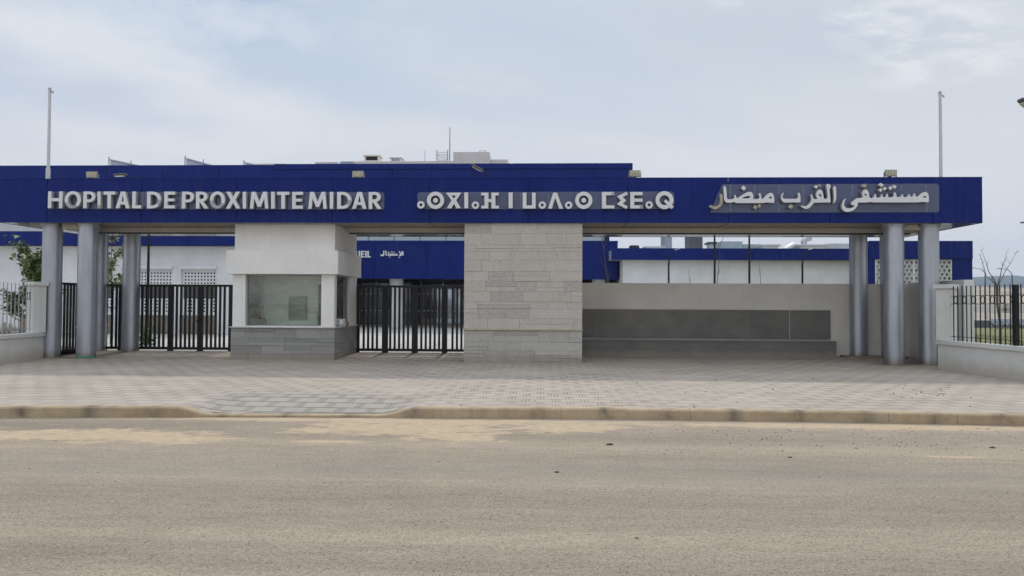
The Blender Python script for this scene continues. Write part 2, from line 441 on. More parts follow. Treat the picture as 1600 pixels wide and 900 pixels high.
M = dict(
    blue=blue_panel(), column=column_mat(),
    soffit=plain('grey soffit panel', (.155, .16, .175), .10, 0, .10, 1.2, spec=.8),
    seam=plain('dark joint', (.012, .014, .02), .8),
    beam=streaked('beige painted beam', (.56, .525, .455), (.28, .25, .2), .3, .8),
    steel_dark=plain('black gate paint', (.0115, .012, .014), .42, 0, .25, 4, spec=.35),
    bar_sky_sheen=plain('bar paint with painted sky sheen', (.40, .41, .43), .4, .2, .15, 4),  # left fence bars: sky reflection put into the colour as a pale grey
    steel_grey=plain('galvanised steel', (.36, .37, .38), .42, .7, .2, 5),
    pole_white=plain('white pole paint', (.60, .61, .63), .4, 0, .12, 4),
    white=streaked('white render', (.845, .83, .81), (.60, .56, .49), .24, .8),
    white_low=streaked('white render with dusty foot', (.72, .715, .69), (.52, .49, .44), .28, .82, .2, .30),
    white_far=streaked('white render of the wings', (.77, .78, .795), (.60, .59, .57), .18, .8),
    beige=streaked('greige wall render', (.735, .70, .65), (.52, .49, .44), .30, .82, .2),
    cream=streaked('cream render', (.78, .72, .65), (.45, .42, .38), .25, .85),
    tile_up=stone_mat('buff stone cladding', (.525, .488, .435), (.565, .528, .475), (.30, .285, .26)),
    tile_low=stone_mat('grey stone cladding', (.45, .428, .392), (.50, .478, .44), (.28, .265, .24), True),
    tile_booth=stone_mat('blue grey stone cladding', (.275, .270, .258), (.355, .348, .332), (.17, .165, .158), True),
    mortar=plain('stone joint', (.12, .115, .105), .95),
    ledge=plain('stone ledge', (.52, .45, .35), .7, 0, .2, 6),
    granite=granite_mat(),
    sill=plain('pale marble sill', (.58, .56, .52), .45, 0, .15, 4),
    letter=plain('white letter face', (.72, .73, .75), .38, 0, .06, 4),
    letter_side=plain('letter return', (.42, .41, .39), .5, 0, .2, 8),
    letter_bare=plain('weathered letter core', (.46, .40, .32), .8, 0, .45, 14),
    letter_peel=plain('peeling letter foil', (.40, .40, .42), .35, .2, .3, 9),
    glass=glass_mat('green tinted glass', (.95, .99, .96)),
    dark_glass=plain('dark mirror glazing', (.012, .016, .022), .05, 0, .2, 2, spec=.9),
    sky_glass=plain('pale mirror glazing', (.30, .36, .42), .06, .85, .06, 1),
    alu=plain('anodised aluminium', (.33, .34, .35), .4, .6),
    dark=plain('dark opening', (.02, .021, .023), .7),
    dado=plain('brown stone dado', (.215, .180, .145), .7, 0, .2, 3),
    court=court_mat(),
    court_plain=plain('pale courtyard paving', (.54, .525, .495), .85, 0, .14, 1.5),
    strip=plain('pale paving strip', (.52, .48, .41), .85, 0, .25, 5),
    soil=plain('dry soil', (.27, .215, .155), .95, 0, .35, 3, .5, 25),
    ground=plain('dusty ground', (.33, .285, .225), .95, 0, .25, .6),
    road=road_mat(), pavers=paver_mat(), kerb=kerb_mat(),
    post_dark=plain('dark post paint', (.022, .023, .026), .8, 0, .12, 3, spec=.2),
    lamp_head=plain('grey lamp head', (.085, .088, .092), .45, .3),
    lamp_glass=plain('lamp lens', (.62, .62, .56), .25, 0, .1, 6),
    flood=plain('yellowed floodlight lens', (.60, .57, .42), .3, 0, .2, 20),
    flood_body=plain('aged floodlight housing', (.30, .29, .25), .55, .2, .25, 20),
    bark=plain('grey brown bark', (.12, .10, .08), .9, 0, .35, 20),
    leaf=leaf_mat('fresh leaves', (.060, .105, .022), (.17, .225, .06)),
    dry=leaf_mat('dry stalks', (.22, .15, .08), (.36, .26, .15)),
    grass=leaf_mat('short grass', (.07, .10, .025), (.20, .19, .07)),
    grass_bed=plain('patchy lawn', (.17, .17, .065), .95, 0, .35, 1.2),
    hill=plain('bare hill', (.062, .066, .060), .95, 0, .3, .004),
    slope=plain('dry hillside', (.36, .29, .22), .95, 0, .35, .02),
    panel_back=plain('grey collector back', (.60, .63, .68), .8, 0, .1, 3),
    solar=plain('solar collector glass', (.10, .115, .14), .12, 0, .1, 3, spec=.8),
    roof_unit=plain('roof machine paint', (.47, .49, .51), .5, .1, .2, 2),
    roof_blue=plain('pale blue machine', (.33, .40, .44), .5, .1, .12, 2),
    stack=plain('grey clad stack', (.10, .11, .13), .55, .2, .2, 2),
    stack_pale=plain('pale clad stack', (.34, .37, .43), .55, .2, .1, 2),
    silver_duct=plain('spiral duct', (.58, .58, .58), .32, .8, .15, 6),
    bag=plain('white plastic sack', (.72, .71, .69), .5, 0, .1, 12, .4, 18),
    rock=plain('brown rubble', (.33, .26, .20), .9, 0, .4, 18, .6, 30),
    green=plain('faded green tape', (.10, .24, .17), .6, 0, .3, 20),
    panel_door=plain('grey green cabinet', (.25, .285, .26), .5, 0, .2, 4),
    wall_in=plain('booth interior paint', (.87, .88, .85), .8, 0, .08, 1),
    pebble=plain('dark grit', (.055, .05, .045), .9, 0, .4, 30),
    town=plain('whitewashed wall', (.62, .60, .57), .85, 0, .1, .3),
    town_b=plain('tan wall', (.46, .38, .30), .85, 0, .1, .3),
)
def panel_film():
    t = NT('frosted backing sheet')
    t.N.remove(t.b)
    out = t.N['Material Output']
    tr = t.N.new('ShaderNodeBsdfTransparent'); tr.inputs[0].default_value = (.80, .84, .90, 1)
    df = t.N.new('ShaderNodeBsdfDiffuse'); df.inputs[0].default_value = (.21, .26, .42, 1)
    gl = t.N.new('ShaderNodeBsdfGlossy'); gl.inputs[1].default_value = .25
    m1 = t.N.new('ShaderNodeMixShader')
    t.link(t.ramp(t.noise(1.6, 6, .6), [(.3, .14), (.7, .24)]), m1.inputs[0])
    t.link(tr.outputs[0], m1.inputs[1]); t.link(df.outputs[0], m1.inputs[2])
    m2 = t.N.new('ShaderNodeMixShader'); m2.inputs[0].default_value = .05
    t.link(m1.outputs[0], m2.inputs[1]); t.link(gl.outputs[0], m2.inputs[2])
    t.link(m2.outputs[0], out.inputs[0])
    return t.m
M['film'] = panel_film()

# ------------------------------------------------------------------ mesh helpers
class MB:
    def __init__(s): s.v = []; s.f = []; s.mi = []
    def _add(s, vs, fs, m=0):
        n = len(s.v); s.v += [tuple(v) for v in vs]; s.f += [tuple(i + n for i in f) for f in fs]; s.mi += [m] * len(fs)
    def box(s, x0, x1, y0, y1, z0, z1, m=0):
        s._add([(x0, y0, z0), (x1, y0, z0), (x1, y1, z0), (x0, y1, z0), (x0, y0, z1), (x1, y0, z1), (x1, y1, z1), (x0, y1, z1)],
               [(0, 3, 2, 1), (4, 5, 6, 7), (0, 1, 5, 4), (1, 2, 6, 5), (2, 3, 7, 6), (3, 0, 4, 7)], m); return s
    def obox(s, c, ax, ay, az, m=0):
        """box by centre and three half-axis vectors"""
        c, ax, ay, az = map(Vector, (c, ax, ay, az))
        P = [c + i * ax + j * ay + k * az for k in (-1, 1) for i, j in ((-1, -1), (1, -1), (1, 1), (-1, 1))]
        s._add(P, [(0, 3, 2, 1), (4, 5, 6, 7), (0, 1, 5, 4), (1, 2, 6, 5), (2, 3, 7, 6), (3, 0, 4, 7)], m); return s
    def cyl(s, x, y, z0, z1, r0, r1=None, n=24, m=0, cap=True):
        r1 = r0 if r1 is None else r1
        P = [(x + r * math.cos(2 * math.pi * k / n), y + r * math.sin(2 * math.pi * k / n), z) for z, r in ((z0, r0), (z1, r1)) for k in range(n)]
        F = [(k, (k + 1) % n, n + (k + 1) % n, n + k) for k in range(n)]
        if cap: F += [tuple(range(n - 1, -1, -1)), tuple(range(n, 2 * n))]
        s._add(P, F, m); return s
    def tube(s, pts, rad, n=8, m=0):
        pts = [Vector(p) for p in pts]
        rad = rad if isinstance(rad, (list, tuple)) else [rad] * len(pts)
        P, F = [], []
        ref = Vector((.31, .77, .2))
        for i, p in enumerate(pts):
            d = (pts[min(i + 1, len(pts) - 1)] - pts[max(i - 1, 0)]).normalized()
            a = d.cross(ref)
            if a.length < .05: a = d.cross(Vector((1, 0, 0)))
            a.normalize(); b = d.cross(a)
            for k in range(n):
                t = 2 * math.pi * k / n
                P.append(p + rad[i] * (math.cos(t) * a + math.sin(t) * b))
        for i in range(len(pts) - 1):
            for k in range(n):
                F.append((i * n + k, i * n + (k + 1) % n, (i + 1) * n + (k + 1) % n, (i + 1) * n + k))
        F += [tuple(range(n - 1, -1, -1)), tuple(range((len(pts) - 1) * n, len(pts) * n))]
        s._add(P, F, m); return s
    def prism(s, contours, y0, y1, m=0, ms=None):
        """extrude an outline with holes, given in x,z, from y0 (front) to y1"""
        ms = m if ms is None else ms
        cs = [[Vector((a, b, 0)) for a, b in c] for c in contours]
        flat = [p for c in cs for p in c]
        tri = tessellate_polygon(cs)
        n = len(flat)
        front = []; back = []
        for t in tri:
            a, b, c = (flat[i] for i in t)
            if (b - a).cross(c - a).z < 0: t = (t[0], t[2], t[1])
            front.append(tuple(t)); back.append((t[0] + n, t[2] + n, t[1] + n))
        P = [(p.x, y0, p.y) for p in flat] + [(p.x, y1, p.y) for p in flat]
        s._add(P, front, m)
        k = len(s.v) - 2 * n
        s.f += [tuple(i + k for i in f) for f in back]; s.mi += [ms] * len(back)
        o = 0
        for c in cs:
            q = len(c)
            for i in range(q):
                s.f.append((k + o + i, k + o + (i + 1) % q, k + n + o + (i + 1) % q, k + n + o + i)); s.mi.append(ms)
            o += q
        return s
    def build(s, name, mats, parent=None, smooth=False, bevel=0.0, loc=(0, 0, 0)):
        me = bpy.data.meshes.new(name)
        me.from_pydata([tuple(Vector(v) - Vector(loc)) for v in s.v], [], s.f)
        mats = mats if isinstance(mats, (list, tuple)) else [mats]
        for m in mats: me.materials.append(M[m] if isinstance(m, str) else m)
        if len(mats) > 1: me.polygons.foreach_set('material_index', s.mi)
        bm = bmesh.new(); bm.from_mesh(me)
        bmesh.ops.recalc_face_normals(bm, faces=bm.faces)
        bm.to_mesh(me); bm.free()
        if smooth:
            me.polygons.foreach_set('use_smooth', [True] * len(me.polygons))
            me.set_sharp_from_angle(angle=R(40))
        o = bpy.data.objects.new(name, me)
        COL.objects.link(o)
        o.location = loc
        if parent is not None:
            o.parent = parent
            o.location = Vector(loc) - Vector(parent.location) if parent.type == 'EMPTY' else Vector(loc)
        if bevel:
            b = o.modifiers.new('bevel', 'BEVEL'); b.width = bevel; b.segments = 2; b.limit_method = 'ANGLE'; b.angle_limit = R(50)
        return o

def tag(o, label, cat, group=None):
    o['label'] = label; o['category'] = cat
    if group: o['group'] = group
    return o
def thing(name, label, cat, loc=(0, 0, 0), group=None):
    o = bpy.data.objects.new(name, None); COL.objects.link(o); o.location = loc; o.empty_display_size = .3
    return tag(o, label, cat, group)
def struct(o, kind='structure'):
    o['kind'] = kind; return o
def dup(root, loc, label, group=None, rotz=0.0, scale=None):
    r = root.copy(); COL.objects.link(r); r.location = loc; r.rotation_euler = (0, 0, rotz)
    if scale: r.scale = scale
    r['label'] = label
    if group: r['group'] = group
    for ch in list(root.children):
        c = ch.copy(); COL.objects.link(c); c.parent = r
        for g in list(ch.children):
            d = g.copy(); COL.objects.link(d); d.parent = c
    return r

# ================================================================== the setting
def kerb_y(X):
    Xc = max(-9.0, min(9.0, X))
    return 10.18 - .0058 * (Xc - 1.8) ** 2
def sstep(a, b, x):
    t = max(0.0, min(1.0, (x - a) / (b - a))); return t * t * (3 - 2 * t)
def ramp_x(X): return 1 - sstep(1.15, 1.72, abs(X + 3.45))
def pave_z(X, Y):
    base = .145 + sstep(17.0, 20.4, Y) * .075
    d = Y - kerb_y(X)
    return base - .105 * ramp_x(X) * (1 - sstep(0.0, 1.5, d))

def sheet(name, xs, ys, zf, mat, keep=None):
    mb = MB(); nx = len(xs)
    V = [(x, y, zf(x, y)) for y in ys for x in xs]
    F = []
    for j in range(len(ys) - 1):
        for i in range(nx - 1):
            if keep is None or keep((xs[i] + xs[i + 1]) / 2, (ys[j] + ys[j + 1]) / 2):
                F.append((j * nx + i, j * nx + i + 1, (j + 1) * nx + i + 1, (j + 1) * nx + i))
    mb._add(V, F)
    return struct(mb.build(name, mat))
def lin(a, b, n): return [a + (b - a) * k / (n - 1) for k in range(n)]

sheet('ground', [-4500, -300, -60, 0, 60, 300, 4500], [-3000, -300, -40, 0, 60, 300, 5000], lambda x, y: -.06, 'ground')
road_xs = [-220, -60, -30] + lin(-16, 16, 65) + [30, 60, 220]
mb = MB()
for i in range(len(road_xs) - 1):
    a, b = road_xs[i], road_xs[i + 1]
    mb._add([(a, -2.5, 0), (b, -2.5, 0), (b, kerb_y(b) + .05, 0), (a, kerb_y(a) + .05, 0)], [(0, 1, 2, 3)])
struct(mb.build('road', 'road'))

# kerb stones, lowered in front of the vehicle gate
mb = MB()
x = -60.0
k = 0
while x < 60:
    x1 = x + .90
    seg = 6 if abs(x + 3.45) < 3 else 1
    zt = lambda X: .15 - .112 * ramp_x(X)
    P = []; n = seg + 1
    g = .0014; oy = random.uniform(-.006, .006); oz = random.uniform(-.005, .004)
    for i in range(n):
        X = x + g + (x1 - x - 2 * g) * i / seg
        y = kerb_y(X) + oy; z = zt(X) + oz; c = min(.022, z * .4)
        P += [(X, y - .005, -.05), (X, y, z - c), (X, y + c, z), (X, y + .145, z + .004), (X, y + .145, -.05)]
    F = []
    for i in range(seg):
        for q in range(4):
            F.append((i * 5 + q, (i + 1) * 5 + q, (i + 1) * 5 + q + 1, i * 5 + q + 1))
    F += [(0, 1, 2, 3, 4), tuple(reversed(range(seg * 5, seg * 5 + 5)))]
    mb._add(P, F)
    x = x1
struct(mb.build('kerb', 'kerb'))

# pavement: one undulating sheet of pavers from kerb to gates
pxs = [-60, -40, -25] + lin(-16, 16, 129) + [25, 40, 60]
V, F = [], []
tys = [0, .12, .3, .5, .7, .9, 1.1, 1.3, 1.5, 2.2, 3.4]
fys = [13.8, 14.5, 15.5, 16.5, 17.2, 17.7, 18.2, 18.7, 19.3, 19.9, 20.42]
for xx in pxs:
    for t in tys:
        y = kerb_y(xx) + .145 + t; V.append((xx, y, pave_z(xx, y)))
    for y in fys: V.append((xx, y, pave_z(xx, y)))
q = len(tys) + len(fys)
for i in range(len(pxs) - 1):
    xm = (pxs[i] + pxs[i + 1]) / 2
    for j in range(q - 1):
        if j >= len(tys) - 1 and not (-13.6 < xm < 10.3): continue
        F.append((i * q + j, (i + 1) * q + j, (i + 1) * q + j + 1, i * q + j + 1))
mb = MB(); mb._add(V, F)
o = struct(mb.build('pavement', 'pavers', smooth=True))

sheet('courtyard', lin(-60, 60, 13), [20.42, 26, 32, 40, 50, 66], lambda x, y: .222, 'court', keep=lambda x, y: x < 11)
sheet('garden_soil', lin(-60, -12.9, 20), lin(13.35, 20.42, 9), lambda x, y: .30 + .05 * mnoise.noise((x * .6, y * .6, 0)), 'soil')
sheet('lawn', lin(9.75, 120, 40), [13.35, 16, 18, 20, 23, 27, 32, 40, 52], lambda x, y: .16 + .06 * mnoise.noise((x * .3, y * .3, 2)), 'grass_bed')
# pale strips set in the paving
mb = MB()
for xa, xb, ya, yb in ((-11.4, -8.0, 19.05, 19.25), (-5.2, -1.95, 19.05, 19.25), (1.06, 8.5, 19.55, 19.72), (-11.6, -9.2, 18.62, 18.72)):
    n = int((xb - xa) / .5)
    for i in range(n):
        a = xa + (xb - xa) * i / n; b = xa + (xb - xa) * (i + 1) / n - .006
        za, zb_ = pave_z(0, ya) + .006, pave_z(0, yb) + .006
        mb._add([(a, ya, za), (b, ya, za), (b, yb, zb_), (a, yb, zb_)], [(0, 1, 2, 3)])
struct(mb.build('paving_strip', 'strip'))

# hills and the slope below them
def ridge(name, Y, xs, hf, mat, depth, z0=-.06):
    rows = [(0.0, 0.0), (.25, .30), (.5, .62), (.75, .88), (1.0, 1.0), (1.5, .75), (2.2, 0.0)]
    V, F = [], []
    n = len(xs)
    for t, k in rows:
        for X in xs:
            j = mnoise.fractal((X * .0022 + 7, t * 2.3, Y * .01), 1.0, 2.0, 5) * (.10 if t < .9 else .02) * (1 if 0 < t < 2 else 0)
            V.append((X + t * 12 * math.sin(X * .01), Y + t * depth, z0 + hf(X) * max(0, k + j)))
    for r in range(len(rows) - 1):
        for i in range(n - 1):
            F.append((r * n + i, r * n + i + 1, (r + 1) * n + i + 1, (r + 1) * n + i))
    mb = MB(); mb._add(V, F)
    return struct(mb.build(name, mat, smooth=True))
def hill_h(X):
    u = (X - 1525) / 95.0
    return 98 + 11 * math.exp(-u * u) + 5 * mnoise.fractal((X * .006, 3.1, 0), 1.0, 2.0, 5) + 6 * math.sin(X * .0021)
ridge('hills', 2100, lin(-3200, 4600, 240), hill_h, 'hill', 320)
ridge('hillside', 420, lin(-300, 1400, 90), lambda X: 19 + 5 * mnoise.noise((X * .01, 1, 1)), 'slope', 240)

# ================================================================== entrance canopy
FY = 17.85
SEAM0, SEAMW = -12.683, 2.4713
ZB, ZT = 3.657, 4.771
XL, XR, YB = -13.95, 10.74, 21.55
canopy = thing('entrance_canopy', 'long flat canopy with a deep blue fascia on silver columns over the gates', 'canopy', (-1.6, 19.7, .15))
mb = MB()
xs = [XL] + [SEAM0 + i * SEAMW for i in range(10)] + [XR]
for i in range(len(xs) - 1):
    mb.box(xs[i] + .006, xs[i + 1] - .006, FY, FY + .04, ZB, ZT)
ys_ = [FY + .046, FY + 1.85, YB]
for j in range(2):
    mb.box(XL, XL + .04, ys_[j] + .006, ys_[j + 1] - .006, ZB, ZT)
    mb.box(XR - .04, XR, ys_[j] + .006, ys_[j + 1] - .006, ZB, ZT)
for i in range(len(xs) - 1):
    mb.box(xs[i] + .006, xs[i + 1] - .006, YB - .04, YB + .002, ZB, ZT)
mb.build('fascia', 'blue', canopy, bevel=.004)
MB().box(XL + .045, XR - .045, FY + .045, YB - .045, ZB + .06, ZT - .08).build('roof_deck', 'seam', canopy)
mb = MB()
for i in range(len(xs) - 1):
    for j in range(3):
        ya = FY + .045 + j * 1.21; yb_ = ya + 1.2
        dz = random.uniform(-.003, .003)
        mb.box(xs[i] + .03 * (i == 0) + .008, xs[i + 1] - .008 - .03 * (i == len(xs) - 2), ya, yb_, ZB + .006 + dz, ZB + .03)
mb.build('soffit', 'soffit', canopy)
mb = MB()
mb.box(XL - .004, XR + .004, FY - .006, FY + .05, ZT + .002, ZT + .014)
mb.build('coping', 'blue', canopy)
BM = 19.0
for a, b, c in ((-11.95, -7.9, BM), (-5.2, -1.95, BM), (1.05, 9.05, BM), (-12.55, -11.955, BM - .75), (9.055, 9.7, BM - .75)):
    MB().box(a, b, c, BM + .22, 3.525, ZB + .004).build('beam', 'beam', canopy, bevel=.006)
for a, b in ((-12.5, -7.95), (-5.15, -1.97), (1.07, 9.6)):
    MB().box(a, b, BM + .01, BM + .21, 3.495, 3.524).build('beam_track', 'steel_dark', canopy)
CR = .232
col_spots = [(-12.88, 18.38), (-11.86, 18.28), (-12.86, 20.35), (-11.86, 20.3), (8.80, 18.25), (9.68, 18.3), (8.80, 20.25), (9.66, 20.3)]
for x, y in col_spots:
    z0 = pave_z(x, y) - .02
    mb = MB()
    mb.cyl(x, y, z0, .955, CR, n=40)
    mb.cyl(x, y, .955, .985, CR + .014, n=40)
    mb.cyl(x, y, .985, 2.42, CR, n=40)
    mb.cyl(x, y, 2.42, 2.426, CR - .004, n=40)
    mb.cyl(x, y, 2.426, 3.60, CR, n=40)
    mb.cyl(x, y, 3.60, ZB + .004, CR + .035, n=40)
    mb.build('column', 'column', canopy, smooth=True)
# rough pads round the column feet
for i, (xa, xb, ya, yb, zt, lab) in enumerate(((8.35, 10.0, 17.95, 18.72, .178, 'worn concrete pad under the front right columns beside the fence'),
                                         (8.3, 10.05, 19.85, 20.75, .262, 'worn concrete pad under the rear right columns before the greige wall'),
                                         (-13.3, -11.3, 18.0, 18.62, .175, 'worn concrete pad under the front left columns'))):
    mb = MB()
    n = 22
    P = []
    for k in range(n):
        t = 2 * math.pi * k / n
        c, s_ = math.cos(t), math.sin(t)
        q = max(abs(c), abs(s_))
        j = 1 + random.uniform(-.05, .05)
        P.append(((xa + xb) / 2 + (xb - xa) / 2 * c / q * j, (ya + yb) / 2 + (yb - ya) / 2 * s_ / q * j))
    mb._add([(a, b, .1) for a, b in P] + [(a, b, zt + random.uniform(-.008, .008)) for a, b in P] + [((xa + xb) / 2, (ya + yb) / 2, zt)],
            [(k, (k + 1) % n, n + (k + 1) % n, n + k) for k in range(n)] + [(n + k, n + (k + 1) % n, 2 * n) for k in range(n)])
    tag(mb.build('concrete_pad', 'soil'), lab, 'pad', 'concrete pads at the column feet')
# green tape round one foot
mb = MB(); mb.cyl(-11.86, 18.28, .165, .235, CR + .014, CR + .006, 30)
for k in range(5):
    a = R(-120 + 22 * k); mb.obox((-11.86 + .26 * math.cos(a), 18.28 + .26 * math.sin(a), .18), (.03, .01, 0), (-.01, .02, .005), (0, 0, .012 + .006 * (k % 2)))
tag(mb.build('tape', 'green'), 'faded green plastic tape wrapped round the foot of a silver column', 'tape')

# ------------------------------------------------------------------ signs
HT = {}
def ring(cx, cz, rx, rz, n=40, a0=0, a1=360):
    return [(cx + rx * math.cos(R(a0 + (a1 - a0) * k / n)), cz + rz * math.sin(R(a0 + (a1 - a0) * k / n))) for k in range(n)]
def glyph(ch, W):
    """outlines of one humanist capital of height 1 and width W; y up"""
    s = .215
    h = .185
    if ch == 'I': return [[(0, 0), (W, 0), (W, 1), (0, 1)]]
    if ch == 'H': return [[(0, 0), (s, 0), (s, .41), (W - s, .41), (W - s, 0), (W, 0), (W, 1), (W - s, 1), (W - s, .60), (s, .60), (s, 1), (0, 1)]]
    if ch == 'T': c = W / 2; return [[(c - s / 2, 0), (c + s / 2, 0), (c + s / 2, 1 - h), (W, 1 - h), (W, 1), (0, 1), (0, 1 - h), (c - s / 2, 1 - h)]]
    if ch == 'L': return [[(0, 0), (W, 0), (W, h), (s, h), (s, 1), (0, 1)]]
    if ch == 'E': return [[(0, 0), (W, 0), (W, h), (s, h), (s, .42), (W * .93, .42), (W * .93, .59), (s, .59), (s, 1 - h), (W, 1 - h), (W, 1), (0, 1)]]
    if ch == 'O': return [ring(W / 2, .5, W / 2, .515), ring(W / 2, .5, W / 2 - s, .34)]
    if ch == 'C':
        return [ring(W / 2, .5, W / 2, .515, 36, 42, 318) + [(W / 2 + (W / 2 - s) * math.cos(R(318)), .5 + .34 * math.sin(R(318)))] + list(reversed(ring(W / 2, .5, W / 2 - s, .34, 36, 42, 318)))]
    if ch == 'U':
        lo = ring(W / 2, .36, W / 2, .375, 20, 180, 360); li = ring(W / 2, .36, W / 2 - s, .20, 20, 180, 360)
        return [[(0, 1)] + lo + [(W, .36), (W, 1), (W - s, 1), (W - s, .36)] + list(reversed(li)) + [(s, 1)]]
    if ch == 'A':
        c = W / 2; q = .13
        return [[(0, 0), (.22, 0), (.22 + .075, .225), (W - .295, .225), (W - .22, 0), (W, 0), (c + q, 1), (c - q, 1)],
                [(.355, .40), (W - .355, .40), (c, .80)]]
    if ch == 'X':
        c = W / 2; q = .245
        return [[(0, 0), (q, 0), (c, .34), (W - q, 0), (W, 0), (c + .145, .51), (W - .02, 1), (W - q - .02, 1), (c, .68), (q + .02, 1), (.02, 1), (c - .145, .51)]]
    if ch == 'M':
        c = W / 2
        return [[(0, 0), (.205, 0), (.255, .60), (c - .09, .10), (c + .09, .10), (W - .255, .60), (W - .205, 0), (W, 0), (W - .10, 1), (W - .325, 1), (c, .42), (.325, 1), (.10, 1)]]
    if ch == 'D':
        rx = W * .62
        o_ = [(0, 0), (W - rx, 0)] + ring(W - rx, .5, rx, .5, 24, -90, 90)[1:] + [(W - rx, 1), (0, 1)]
        i_ = [(s, .175), (W - rx, .175)] + ring(W - rx, .5, rx - s, .325, 20, -90, 90)[1:] + [(W - rx, .825), (s, .825)]
        return [o_, i_]
    if ch in 'PR':
        top = .36 if ch == 'P' else .40
        cz = (1 + top) / 2; rz = (1 - top) / 2
        rx = min(rz * 1.15, W - .3); bx = (W if ch == 'P' else W * .93) - rx
        bow = ring(bx, cz, rx, rz, 20, -90, 90)[1:] + [(bx, 1)]
        inn = [(s, top + .165), (bx, top + .165)] + ring(bx, cz, rx - s, rz - .165, 14, -90, 90)[1:] + [(bx, 1 - .165), (s, 1 - .165)]
        if ch == 'P': o_ = [(0, 0), (s, 0), (s, top), (bx, top)] + bow + [(0, 1)]
        else: o_ = [(0, 0), (s, 0), (s, top), (bx - .12, top), (W - .25, 0), (W, 0), (bx + .10, top + .02)] + bow + [(0, 1)]
        return [o_, inn]
def gl_to(ch, x0, x1, z0, z1):
    H = z1 - z0
    cs = glyph(ch, (x1 - x0) / H)
    return [[(x0 + a * H, z0 + b * H) for a, b in c] for c in cs]

LY0, LY1 = FY - .145, FY - .035
def rot_pts(cs, deg):
    pts = [p for c in cs for p in c]
    cx = (min(p[0] for p in pts) + max(p[0] for p in pts)) / 2; cz = min(p[1] for p in pts)
    a = R(deg)
    return [[(cx + (x - cx) * math.cos(a) - (z - cz) * math.sin(a), cz + (x - cx) * math.sin(a) + (z - cz) * math.cos(a)) for x, z in c] for c in cs]

def backing(name_parent, pxpts):
    pts = [at(x, y, FY - .02) for x, y in pxpts]
    c = [(p.x, p.z) for p in pts]
    MB().prism([c], FY - .026, FY - .012).build('backing_panel', 'film', name_parent)
    mb = MB()
    xs_ = [p[0] for p in c]; zs_ = [p[1] for p in c]
    n = 9
    for k in range(n):
        X = min(xs_) + .5 + (max(xs_) - min(xs_) - .8) * k / (n - 1)
        MB().box(X - .02, X + .02, FY - .012, FY + .004, min(zs_) + .03, max(zs_) - .03).build('standoff', 'alu', name_parent)

p0 = at(337, 313, FY)
fr = thing('sign', 'white raised Latin capitals HOPITAL DE PROXIMITE MIDAR on pale backing sheet', 'sign', (p0.x, FY, p0.z), 'raised letter signs on the blue fascia')
backing(fr, [(75, 326.6), (597, 327.8), (600.5, 325.5), (600.5, 302.5), (597, 300.3), (75, 299.6)])
LAT = [('H', 74.4, 97.8), ('O', 100.6, 126.5), ('P', 129.7, 148.9), ('I', 152.4, 157.7), ('T', 161.2, 180), ('A', 180.4, 202.6), ('L', 206, 220.7),
       ('D', 229.4, 252.2), ('E', 256, 273.5), ('P', 283.7, 303), ('R', 306, 325.7), ('O', 327.5, 351.7), ('X', 352.6, 375.7), ('I', 379.3, 384.8),
       ('M', 390.2, 419.6), ('I', 423.4, 429.4), ('T', 432.8, 451.8), ('E', 456.3, 473.2), ('M', 481.5, 510.8), ('I', 515.2, 520.8), ('D', 526.7, 549.3), ('A', 549.9, 572.9), ('R', 576, 596.4)]
rnd = random.Random(3)
for i, (ch, a, b) in enumerate(LAT):
    t = (a - 74) / 520
    pa = at(a, 325.2 + 1.2 * t, LY0); pb = at(b, 299.0 + .9 * t, LY0)
    cs = gl_to(ch, pa.x, pb.x, pa.z, pb.z)
    tilt = rnd.uniform(-.8, .8) + (1.5 if ch == 'I' and i in (3, 13, 15) else 0)
    cs = rot_pts(cs, tilt)
    lo = MB().prism(cs, LY0, LY1, 0, 1).build('letter', ['letter', 'letter_side'], fr, bevel=.004)
    W = pb.x - pa.x; H = pb.z - pa.z
    if ch == 'O':   # foil peeling off the lower bowl
        aa = (200, 318) if i == 1 else (185, 345)
        cx, cz = pa.x + W / 2, pa.z + H / 2
        s = .215 * H - .006
        arc = ring(cx, cz, W / 2 - .006, .505 * H, 18, *aa) + list(reversed(ring(cx, cz, W / 2 - .215 * H + .006, .35 * H, 18, *aa)))
        MB().prism([arc], LY0 - .012, LY0 - .006).build('loose_foil', 'letter_peel', lo)
    if ch == 'D':
        rx = W * .62; cx, cz = pb.x - rx, pa.z + H / 2
        arc = ring(cx, cz, rx - .006, .49 * H, 10, -38, 8) + list(reversed(ring(cx, cz, rx - .215 * H + .006, .335 * H, 10, -38, 8)))
        MB().prism([arc], LY0 - .012, LY0 - .006).build('loose_foil', 'letter_peel', lo)
    if i == 3:
        MB().prism([[(pa.x + .01, pa.z + .01), (pb.x - .01, pa.z + .02), (pb.x - .015, pa.z + .11), (pa.x + .02, pa.z + .07)]], LY0 - .014, LY0 - .007).build('loose_foil', 'letter_bare', lo)

# Tifinagh line
p0 = at(853, 313, FY)
ti = thing('sign', 'white raised Tifinagh letters with rings and angular strokes on pale backing sheet', 'sign', (p0.x, FY, p0.z), 'raised letter signs on the blue fascia')
backing(ti, [(655, 326.9), (1050, 326.5), (1053.5, 324), (1053.5, 302), (1050, 299.2), (655, 300.2), (652.3, 303), (652.3, 324)])
K = 220 / 1600
def TP(x, y, off): return (off + x * K, 290 + y * K)
def ti_letter(contours_zoom, off):
    cs = []
    for c in contours_zoom:
        q = []
        for x, y in c:
            px, py = TP(x, y, off); v = at(px, py, LY0); q.append((v.x, v.z))
        cs.append(q)
    return MB().prism(cs, LY0, LY1, 0, 1).build('letter', ['letter', 'letter_side'], ti, bevel=.004)
def zr(cx, cy, r, n=40): return [(cx + r * math.cos(2 * math.pi * k / n), cy + r * math.sin(2 * math.pi * k / n)) for k in range(n)]
